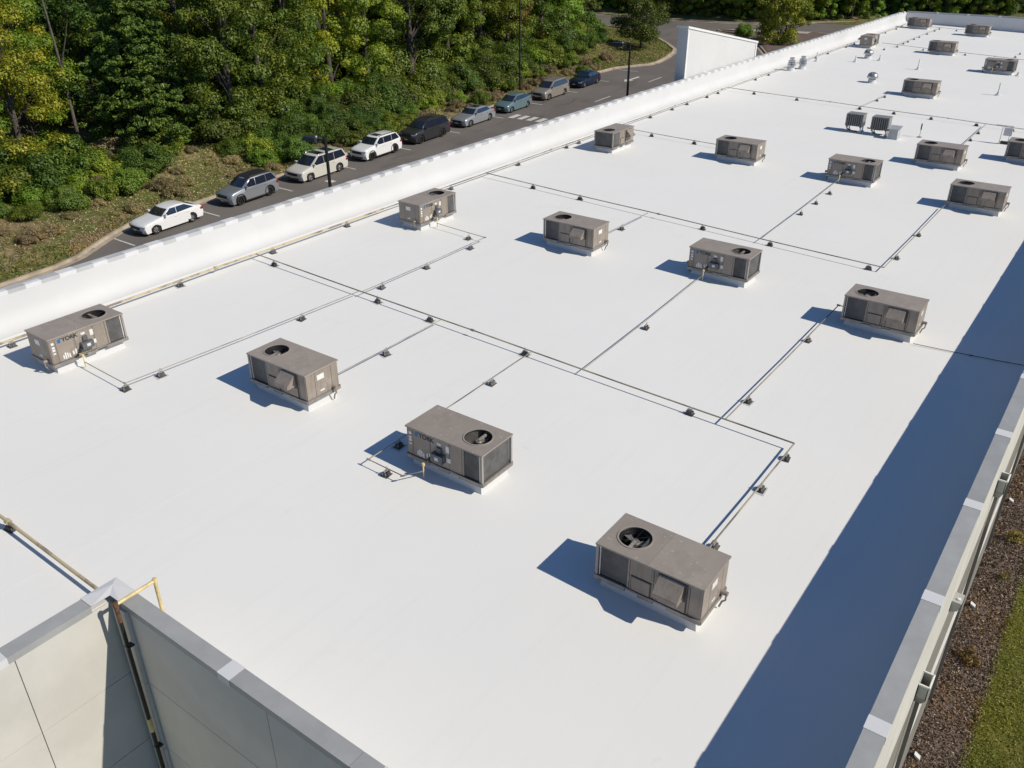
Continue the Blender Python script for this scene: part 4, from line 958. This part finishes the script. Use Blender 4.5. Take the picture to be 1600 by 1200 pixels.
# ================================================================== VEGETATION
def leaf_material(name, dark, light, odd=None, oddamt=0.06, trans=0.33):
    m = bpy.data.materials.new(name); m.use_nodes = True; t = m.node_tree; n = t.nodes; L = t.links
    for q in list(n): n.remove(q)
    out = n.new('ShaderNodeOutputMaterial'); ge = n.new('ShaderNodeNewGeometry'); oi = n.new('ShaderNodeObjectInfo')
    rp = n.new('ShaderNodeValToRGB'); e = rp.color_ramp.elements; e[0].color = (*dark, 1); e[0].position = 0.0; e[1].color = (*light, 1); e[1].position = 1-oddamt
    if odd: x = rp.color_ramp.elements.new(min(.999, 1-oddamt+.02)); x.color = (*odd, 1)
    L.new(ge.outputs['Random Per Island'], rp.inputs[0])
    hs = n.new('ShaderNodeHueSaturation'); mr = n.new('ShaderNodeMapRange'); mr.inputs[3].default_value = .474; mr.inputs[4].default_value = .520
    mv = n.new('ShaderNodeMapRange'); mv.inputs[3].default_value = .70; mv.inputs[4].default_value = 1.28
    mm = n.new('ShaderNodeMath'); mm.operation = 'FRACT'; mq = n.new('ShaderNodeMath'); mq.operation = 'MULTIPLY'; mq.inputs[1].default_value = 7.31
    L.new(oi.outputs['Random'], mr.inputs[0]); L.new(mr.outputs[0], hs.inputs['Hue']); L.new(oi.outputs['Random'], mq.inputs[0]); L.new(mq.outputs[0], mm.inputs[0]); L.new(mm.outputs[0], mv.inputs[0]); L.new(mv.outputs[0], hs.inputs['Value'])
    L.new(rp.outputs[0], hs.inputs['Color'])
    # patches of a different tone through the crown
    tc = n.new('ShaderNodeTexCoord'); no = n.new('ShaderNodeTexNoise'); no.inputs['Scale'].default_value = .55; no.inputs['Detail'].default_value = 2
    L.new(tc.outputs['Object'], no.inputs['Vector']); mx = n.new('ShaderNodeMixRGB'); mx.blend_type = 'MULTIPLY'; mx.inputs['Color2'].default_value = (1.18,1.08,.85,1)
    r2 = n.new('ShaderNodeValToRGB'); r2.color_ramp.elements[0].position = .48; r2.color_ramp.elements[1].position = .62; L.new(no.outputs['Fac'], r2.inputs[0]); L.new(r2.outputs[0], mx.inputs['Fac']); L.new(hs.outputs[0], mx.inputs['Color1'])
    df = n.new('ShaderNodeBsdfPrincipled'); df.inputs['Roughness'].default_value = .5; df.inputs['Specular IOR Level'].default_value = .35; tr = n.new('ShaderNodeBsdfTranslucent'); ms = n.new('ShaderNodeMixShader'); ms.inputs[0].default_value = trans
    L.new(mx.outputs[0], df.inputs['Base Color']); L.new(mx.outputs[0], tr.inputs['Color']); L.new(df.outputs[0], ms.inputs[1]); L.new(tr.outputs[0], ms.inputs[2]); L.new(ms.outputs[0], out.inputs[0])
    return m
LG = leaf_material('green_leaves', (0.068,0.121,0.014), (0.252,0.350,0.050), (0.32,0.25,0.04), .02)
LD = leaf_material('dark_green_leaves', (0.049,0.099,0.016), (0.177,0.271,0.047), (0.24,0.20,0.04), .015)
LY = leaf_material('yellow_green_leaves', (0.140,0.190,0.016), (0.400,0.440,0.045), (0.42,0.34,0.05), .04)
LB = leaf_material('bright_green_leaves', (0.101,0.179,0.016), (0.309,0.441,0.050), (0.36,0.31,0.04), .02)
LO = leaf_material('orange_brown_leaves', (0.132,0.120,0.030), (0.384,0.252,0.072), (0.42,0.19,0.06), .15)
LP = leaf_material('pine_needles', (0.075,0.133,0.024), (0.224,0.306,0.060), None, .0, .22)
LS = leaf_material('pale_scrub_leaves', (0.17,0.145,0.065), (0.44,0.36,0.19), (0.48,0.38,0.22), .15)
LM = leaf_material('golden_shrub_leaves', (0.12,0.10,0.02), (0.42,0.32,0.08), (0.5,0.36,0.12), .1)
BARK = mat('bark', (0.050,0.042,0.034), 0.95, col2=(0.12,0.10,0.085), vscale=6, fac=(.35,.65), bump=.6, bscale=12)

def unit3(g, n): v = g.normal(size=(n,3)); return v/np.linalg.norm(v, axis=1, keepdims=True)
def quads(name, Pn, N, S, m, g, asp=.62):
    n = len(Pn); a = unit3(g, n); T = np.cross(N, a); T /= (np.linalg.norm(T, axis=1, keepdims=True)+1e-9); Bn = np.cross(N, T)
    S = S[:,None]; bend = N*S*.12
    V = np.stack([Pn-T*S*.5-bend, Pn+Bn*S*.5*asp, Pn+T*S*.5-bend, Pn-Bn*S*.5*asp], 1).reshape(-1,3)
    me = bpy.data.meshes.new(name); me.vertices.add(4*n); me.vertices.foreach_set('co', V.astype(np.float32).ravel())
    me.loops.add(4*n); me.loops.foreach_set('vertex_index', np.arange(4*n, dtype=np.int32)); me.polygons.add(n); me.polygons.foreach_set('loop_start', np.arange(0, 4*n, 4, dtype=np.int32))
    me.update(calc_edges=True); me.materials.append(m); return me
def clump_leaves(g, C, Rr, per, up=.45, flat=.75):
    """leaves over the outside of many clumps; C centres, Rr radii"""
    P_, N_ = [], []
    for c, r in zip(C, Rr):
        k = int(per*(r**1.7)); d = unit3(g, k); d[:,2] = d[:,2]*.9+.12; d /= np.linalg.norm(d, axis=1, keepdims=True)
        rad = r*(1.0-.5*g.random(k)**2+.10*np.abs(g.normal(size=k))); lump = 1+.18*np.sin(d[:,0]*5+c[0])*np.sin(d[:,1]*6+c[1]*2)
        p = c+d*(rad*lump)[:,None]*np.array([1,1,flat]); nn = d*.85+np.array([.15,0,up])+unit3(g, k)*.42
        P_.append(p); N_.append(nn/np.linalg.norm(nn, axis=1, keepdims=True))
    return np.concatenate(P_), np.concatenate(N_)
def limbs(g, h, base, C, r0):
    mb = MB(); lean = g.normal(size=2)*.03*h
    tr = [(lean[0]*t*t, lean[1]*t*t, h*.92*t-.4) for t in np.linspace(0, 1, 7)]
    mb.tube(tr, r0, 9, True, [1.25,1,.86,.7,.52,.32,.12])
    idx = g.permutation(len(C))[:14]
    for i in idx:
        c = C[i]; t = min(.9, max(.15, (c[2]/h)-.18)); s = Vector((lean[0]*t*t, lean[1]*t*t, h*.92*t-.4)); e = Vector(c)
        mb.tube([s, s.lerp(e, .45)+Vector((0,0,.04*h)), e], r0*.36, 5, False, [1,.6,.25])
    return mb
def broadleaf(seed, h, R, base=.12, nc=70, per=120, size=.23, shape='round'):
    g = np.random.default_rng(seed); C = []; Rr = []
    while len(C) < nc:
        t = g.random(); z = h*(base+(1-base)*t)
        if shape == 'round': prof = math.sin(PI*min(1, .10+.88*t))**.55
        elif shape == 'cone': prof = (1-t)**.7*.95+.08
        else: prof = math.sin(PI*min(1, .22+.70*t))**.4
        a = g.random()*2*PI; rr = R*prof*(.35+.65*math.sqrt(g.random()))*(1+.22*math.sin(3*a+seed)); C.append((rr*math.cos(a), rr*math.sin(a), z-.3)); Rr.append(R*(.13+.19*g.random()))
    C = np.array(C); Rr = np.array(Rr); P_, N_ = clump_leaves(g, C, Rr, per)
    S = size*(.5+1.0*g.random(len(P_))**1.5)
    return P_, N_, S, limbs(g, h, base, C, .022*h), g
TREES = {}
def tree_proto(key, m, *a, **k):
    P_, N_, S, tr, g = broadleaf(*a, **k)
    TREES[key] = (quads('crown', P_, N_, S, m, g), tr.mesh('trunk', BARK, 1))
def pine_proto(key, seed, h, R, nw=15, nsz=.27, kk=36):
    g = np.random.default_rng(seed); C = []; mb = MB()
    mb.tube([(0,0,-.4),(0,0,h*.5),(0,0,h)], .02*h, 8, True, (1.2,.7,.1)); P_ = []; N_ = []
    for i in range(nw):
        t = (i+.5)/nw; z = h*(.06+.93*t); L0 = R*(1-t)**.75*(.8+.3*g.random())+.25
        nb = int(9-4*t)
        for k in range(nb):
            a = 2*PI*k/nb+i*1.7+g.normal()*.25; L1 = L0*(.75+.4*g.random())
            d = np.array([math.cos(a), math.sin(a), .18+.5*t]); e = np.array([0,0,z])+d*L1
            mb.tube([(0,0,z), tuple(np.array([0,0,z])+d*L1*.55-np.array([0,0,.05*L1])), tuple(e)], .035, 4, False, (1,.6,.2))
            for s in np.linspace(.35, 1.05, 5):
                for q in range(2):
                    c = np.array([0,0,z])+d*L1*s+g.normal(size=3)*np.array([.28,.28,.13])*L1**.4; C.append(c)
    C = np.array(C)
    for c in C:
        k = kk; d = unit3(g, k); d[:,2] = np.abs(d[:,2])*.8+.1; p = c+d*(.14+.20*g.random(k))[:,None]; P_.append(p)
        nn = unit3(g, k); nn = np.cross(nn, d); N_.append(nn/np.linalg.norm(nn, axis=1, keepdims=True)*.6+d*.35+np.array([0,0,.4]))
    P_ = np.concatenate(P_); N_ = np.concatenate(N_); N_ /= np.linalg.norm(N_, axis=1, keepdims=True)
    TREES[key] = (quads('crown', P_, N_, nsz*(.7+.6*g.random(len(P_))), LP, g, .30), mb.mesh('trunk', BARK, 1))
tree_proto('g1', LG, 11, 13, 3.6, .06, 85, 640, .185)
tree_proto('g2', LD, 23, 14, 3.9, .10, 85, 600, .185, 'tall')
tree_proto('g3', LB, 31, 11, 3.2, .05, 75, 700, .175)
tree_proto('g4', LG, 47, 15, 3.4, .14, 85, 640, .185, 'tall')
tree_proto('y1', LY, 53, 12, 3.0, .10, 70, 700, .175, 'tall')
tree_proto('n1', LB, 61, 8, 1.9, .03, 60, 1000, .18, 'cone')
tree_proto('o1', LO, 67, 7, 2.0, .06, 45, 800, .16)
tree_proto('lone', LD, 71, 5.4, 2.9, .28, 70, 520, .18)
tree_proto('yl', LY, 77, 6.8, 2.9, .10, 80, 460, .20)
pine_proto('p1', 5, 11.2, 4.3, 21, .30, 60)
pine_proto('p2', 9, 12.5, 3.4)
def tree(name, key, x, y, sc, label, grp=None, rz=None, z=None, sz=None):
    zz = ground_z(x, y) if z is None else z; o = empty(name, (x, y, zz), rnd.uniform(0, 6.28) if rz is None else rz); o.scale = (sc, sc, sc if sz is None else sz)
    link('trunk', TREES[key][1], o); link('crown', TREES[key][0], o); tag(o, label, 'tree' if 'tree' in name else 'shrub', grp); return o
# shrubs
def shrub_proto(key, m, seed, R, h, nc, per, size):
    g = np.random.default_rng(seed); C = []; Rr = []
    for i in range(nc):
        a = g.random()*2*PI; q = math.sqrt(g.random()); C.append((R*.8*q*math.cos(a), R*.8*q*math.sin(a), h*(.12+.75*g.random()*(1-.6*q*q)))); Rr.append(R*(.22+.2*g.random()))
    P_, N_ = clump_leaves(g, np.array(C), np.array(Rr), per); mb = MB()
    for c in C[:8]: mb.tube([(0,0,-.1),(c[0]*.5,c[1]*.5,c[2]*.6),c], .03*R, 4, False, (1,.7,.3))
    TREES[key] = (quads('foliage', P_, N_, size*(.6+.8*g.random(len(P_))), m, g), mb.mesh('stem', BARK, 1))
shrub_proto('s1', LG, 3, 1.9, 2.4, 26, 1000, .145); shrub_proto('s2', LB, 4, 1.6, 2.0, 24, 1100, .14); shrub_proto('s3', LD, 6, 2.2, 3.0, 30, 860, .15); shrub_proto('s4', LS, 8, 1.5, 1.5, 22, 1000, .13)
shrub_proto('m1', LM, 12, .26, .40, 12, 2600, .05); shrub_proto('m2', LM, 13, .22, .34, 9, 1900, .05)
def shrub(key, x, y, sc, label, grp, z=None, name='shrub'):
    o = empty(name, (x, y, ground_z(x, y)-.05 if z is None else z), rnd.uniform(0, 6.28)); o.scale = (sc*rnd.uniform(.9,1.15), sc, sc*rnd.uniform(.85,1.15))
    link('stem', TREES[key][1], o); link('foliage', TREES[key][0], o); tag(o, label, 'shrub', grp); return o

# single trees one can point to
tree('pine_tree', 'p1', -61.5, 37.8, 1.0, 'broad dark pine tree at the wood edge above the silver SUV')
tree('broadleaf_tree', 'lone', -53.3, 99.6, 1.0, 'small round tree standing alone on the mown grass island')
tree('broadleaf_tree', 'yl', -40.9, 112.9, 1.0, 'yellow-green tree beside the road beyond the white wing wall')
tree('broadleaf_tree', 'y1', -62.3, 28.4, 1.0, 'yellowing tree at the left edge of the picture')
tree('broadleaf_tree', 'y1', -61.3, 56.2, 1.05, 'golden yellow tree among the green ones above the pearl minivan')
tree('broadleaf_tree', 'o1', -60.2, 84.5, 1.0, 'orange-tinged small tree behind the navy hatchback')
tree('broadleaf_tree', 'o1', -71, 51, 1.6, 'orange-leaved tree deep in the wood above the pine')
def edge(y):
    pts = [(10,-58.5),(27,-58.0),(32,-57.6),(35.5,-60.0),(40,-60.5),(42.5,-54.4),(47,-54.8),(52,-56.0),(56,-56.6),(68,-56.4),(85,-56.2),(96,-59),(104,-64),(114,-72)]
    for (a, xa), (b, xb) in zip(pts, pts[1:]):
        if y <= b: return xa+(xb-xa)*(y-a)/(b-a)
    return pts[-1][1]
placed = [(-61.5,37.8,5.2),(-53.3,99.6,3),(-62.3,28.4,2.4),(-61.3,56.2,2.2),(-60.2,84.5,1.8),(-71,51,2.6)]
def visible(x, y, z0, z1, pad):
    for z in (z0, (z0+z1)/2, z1):
        q = proj((x, y, z))
        if q and -pad < q[0] < 1600+pad and -pad < q[1] < 1200: return True
    return False
KIND = {'g1': 'green broadleaf tree with rounded crown in the wood behind the parked cars', 'g2': 'dark green tall tree in the wood behind the parked cars', 'g3': 'bright green leafy tree in the wood behind the parked cars',
        'g4': 'tall narrow green tree in the wood behind the parked cars', 'p2': 'slender pine standing among the broadleaf trees'}
count = 0; tries = 0
trng = random.Random(21)
while count < 150 and tries < 9000:
    tries += 1; y = trng.uniform(14, 122); x = edge(y)-3.2-abs(trng.expovariate(1/15.0))
    if x < -118: continue
    gap = -76 < x < -59 and abs(y-(31.2+(-60.5-x)*.48)) < 2.6              # the dark opening left of the pine
    if gap: continue
    rad = 2.5 if x > edge(y)-12 else 3.2
    if any((x-a)**2+(y-b)**2 < (rad+c)**2*.62 for a, b, c in placed): continue
    z = ground_z(x, y)
    if not visible(x, y, z, z+13, 60): continue
    key = trng.choices(['g1','g2','g3','g4','p2'], (4,4,3,3,.7))[0]; sc = trng.uniform(.82,1.12)
    placed.append((x, y, rad)); tree('broadleaf_tree' if key[0] == 'g' else 'pine_tree', key, x, y, sc, KIND[key], 'trees of the wood behind the parked cars'); count += 1
# a bare leaning trunk in the opening
o = empty('bare_trunk', (-63.6, 33.2, ground_z(-63.6,33.2))); tag(o, 'pale leaning tree trunk in the dark opening left of the pine', 'tree')
PALE = mat('pale_bark', (0.07,0.06,0.05), 0.95, col2=(0.17,0.15,0.125), vscale=6, fac=(.35,.65))
MB().tube([(0,0,-.3),(-.05,.0,3),(-.3,.1,6.5),(-.7,.1,11)], .12, 9, True, (1.2,1,.8,.5)).build('trunk', PALE, o, 1)
MB().tube([(-.3,.1,6.5),(.3,.5,8.2),(.7,.8,9.6)], .07, 6, True, (1,.7,.4)).build('limb', BARK, o, 1)
# undergrowth along the edge of the wood
sk = {'s1': 'green bramble shrub at the edge of the wood', 's2': 'bright green shrub at the edge of the wood', 's3': 'dark green shrub at the edge of the wood', 's4': 'pale dry scrub bush at the edge of the wood'}
sp = []
srng = random.Random(5); tries = 0
while len(sp) < 150 and tries < 6000:
    tries += 1; y = srng.uniform(15, 108); d = srng.uniform(-4.5, 2.2); x = edge(y)+d
    if pdist(x, y) < 1.9 or any((x-a)**2+(y-b)**2 < 1.5**2 for a, b in sp): continue
    z = ground_z(x, y)
    if not visible(x, y, z, z+2, 30): continue
    key = srng.choices(['s1','s2','s3','s4'], (4,3,3,1.2))[0]
    sc = srng.uniform(.7,1.25)*(1 if d < .6 else .62)
    sp.append((x, y)); shrub(key, x, y, sc, sk[key], 'undergrowth at the edge of the wood')
bk = 0; tries = 0
while bk < 60 and tries < 3000:
    tries += 1; y = srng.uniform(22, 92); x = srng.uniform(edge(y)-.5, -52.2)
    if pdist(x, y) < 1.0 or any((x-a)**2+(y-b)**2 < 1.1**2 for a, b in sp): continue
    if y < 41 and srng.random() < .35: continue
    z = ground_z(x, y)
    if not visible(x, y, z, z+1, 10): continue
    sp.append((x, y)); bk += 1
    q = srng.random(); shrub('s4' if q < .8 or y < 41 else 's1', x, y, srng.uniform(.30,.68), 'low dry weed clump on the open bank behind the parked cars', 'weed clumps on the bank')
# trees beyond the far road
far = []; tries = 0
frng = random.Random(17)
FK = {'n1': 'young bright conical tree in the belt beyond the far road', 'g3': 'bright leafy tree in the belt beyond the far road', 'g1': 'rounded green tree in the belt beyond the far road', 'g2': 'dark tall tree in the belt beyond the far road', 'g4': 'tall green tree in the belt beyond the far road'}
while len(far) < 150 and tries < 6000:
    tries += 1; x = frng.uniform(-95, 2); y0 = 129+max(0, (x+50))*.62+max(0, -(x+64))*(-.02); dd = frng.random()**1.6*34; y = y0+1.6+dd+(1 if x > -34 else 0)
    if pdist(x, y) < 2 or any((x-a)**2+(y-b)**2 < (1.9 if dd < 6 else 3.2)**2 for a, b in far): continue
    z = ground_z(x, y)
    if not visible(x, y, z, z+9, 20): continue
    key = frng.choices(['n1','g3','g1'], (5,2,1))[0] if dd < 7 else frng.choices(['g2','g4','g1'], (3,3,2))[0]
    far.append((x, y)); tree('broadleaf_tree', key, x, y, frng.uniform(.7,1.0), FK[key], 'trees in the belt beyond the far road')
# low plants on the mulch along the near wall
for (x, y, k, lb) in ((-.02,20.9,'m1','golden low shrub nearest the camera on the mulch bed'),(.10,26.9,'m1','largest golden low shrub farther along the mulch bed'),(.20,24.8,'m2','pale golden low shrub near the lawn edge of the mulch bed'),(.05,31.5,'m1','golden low shrub at the far visible end of the mulch bed')):
    shrub(k, x, y, 1.2, lb, None, GZ(y)+.04, 'low_shrub')
shrub('s2', -47.0, 116.0, .8, 'rounded green bush on the planting island', None, GZ(116)+.2); shrub('s4', -44.0, 110.0, .7, 'pale bush at the near end of the planting island', None, GZ(110)+.2)

# ------------------------------------------------------------------ ground cover that nobody could count
g = np.random.default_rng(99)
def chips(name, n, xr, yr, zf, size, m, kind_label, cat, upn=1.2, asp=.4, mask=None):
    X = g.uniform(*xr, n); Y = g.uniform(*yr, n)
    if mask is not None: k = np.array([mask(a, b) for a, b in zip(X, Y)]); X, Y = X[k], Y[k]
    Z = np.array([zf(a, b) for a, b in zip(X, Y)])+g.random(len(X))*size*.3
    N_ = unit3(g, len(X))+np.array([0,0,upn]); N_ /= np.linalg.norm(N_, axis=1, keepdims=True)
    me = quads(name, np.stack([X, Y, Z], 1), N_, size*(.5+g.random(len(X))), m, g, asp)
    return tag(link(name, me), kind_label, cat, kind='stuff')
MCH = leaf_material('mulch_chips', (0.110,0.072,0.052), (0.33,0.225,0.170), (0.55,0.47,0.40), .05, 0.0)
chips('mulch', 26000, (-.54,.62), (14.5,42), lambda a, b: GZ(b)+.075, .075, MCH, 'dark brown wood mulch along the foot of the right wall', 'mulch', .9)
GRS = leaf_material('grass_blades', (0.130,0.150,0.016), (0.310,0.320,0.058), (0.36,0.30,0.11), .14, .25)
chips('grass', 60000, (.46,3.4), (14.5,42), lambda a, b: GZ(b)+.05, .085, GRS, 'mown green lawn beside the mulch bed at right', 'grass', .25, .22)
LIT = leaf_material('leaf_litter_bits', (0.20,0.145,0.09), (0.46,0.35,0.225), (0.50,0.39,0.26), .15, .1)
def bank(a, b): d = pdist(a, b); return .3 < d and a > edge(b)-5 and b < 99
chips('leaf_litter', 46000, (-64,-48.4), (14,98), lambda a, b: ground_z(a, b)+.03, .12, LIT, 'dry brown leaf litter strewn over the bank', 'leaf litter', .9, .5, lambda a, b: bank(a, b) and (math.sin(a*.9+b*.25)+math.sin(b*.5-a*.4)) > -.55-.9*(b > 60)-1.2*(b < 41 and a < -52.5))
WGR = leaf_material('bank_grass_blades', (0.110,0.140,0.018), (0.290,0.320,0.060), (0.40,0.32,0.13), .15, .25)
chips('bank_grass', 60000, (-64,-48.4), (14,112), lambda a, b: ground_z(a, b)+.06, .20, WGR, 'rough green grass on the bank and the road island', 'grass', .2, .28, lambda a, b: .25 < pdist(a, b) and a > edge(b)-4 and ((math.sin(a*.9+b*.25)+math.sin(b*.5-a*.4)) < .1-.7*(24 < b < 41) or b > 86))
STW = leaf_material('straw_bits', (0.32,0.23,0.11), (0.60,0.46,0.26), (0.62,0.5,0.3), .1, .1)
chips('straw', 5200, (-53.2,-48.8), (23.4,29.2), lambda a, b: ground_z(a, b)+.05, .16, STW, 'pale dry straw beside the kerb corner in front of the white sedan', 'straw', .7, .2, lambda a, b: .2 < pdist(a, b) < 1.5+.5*math.sin(b*2.3))
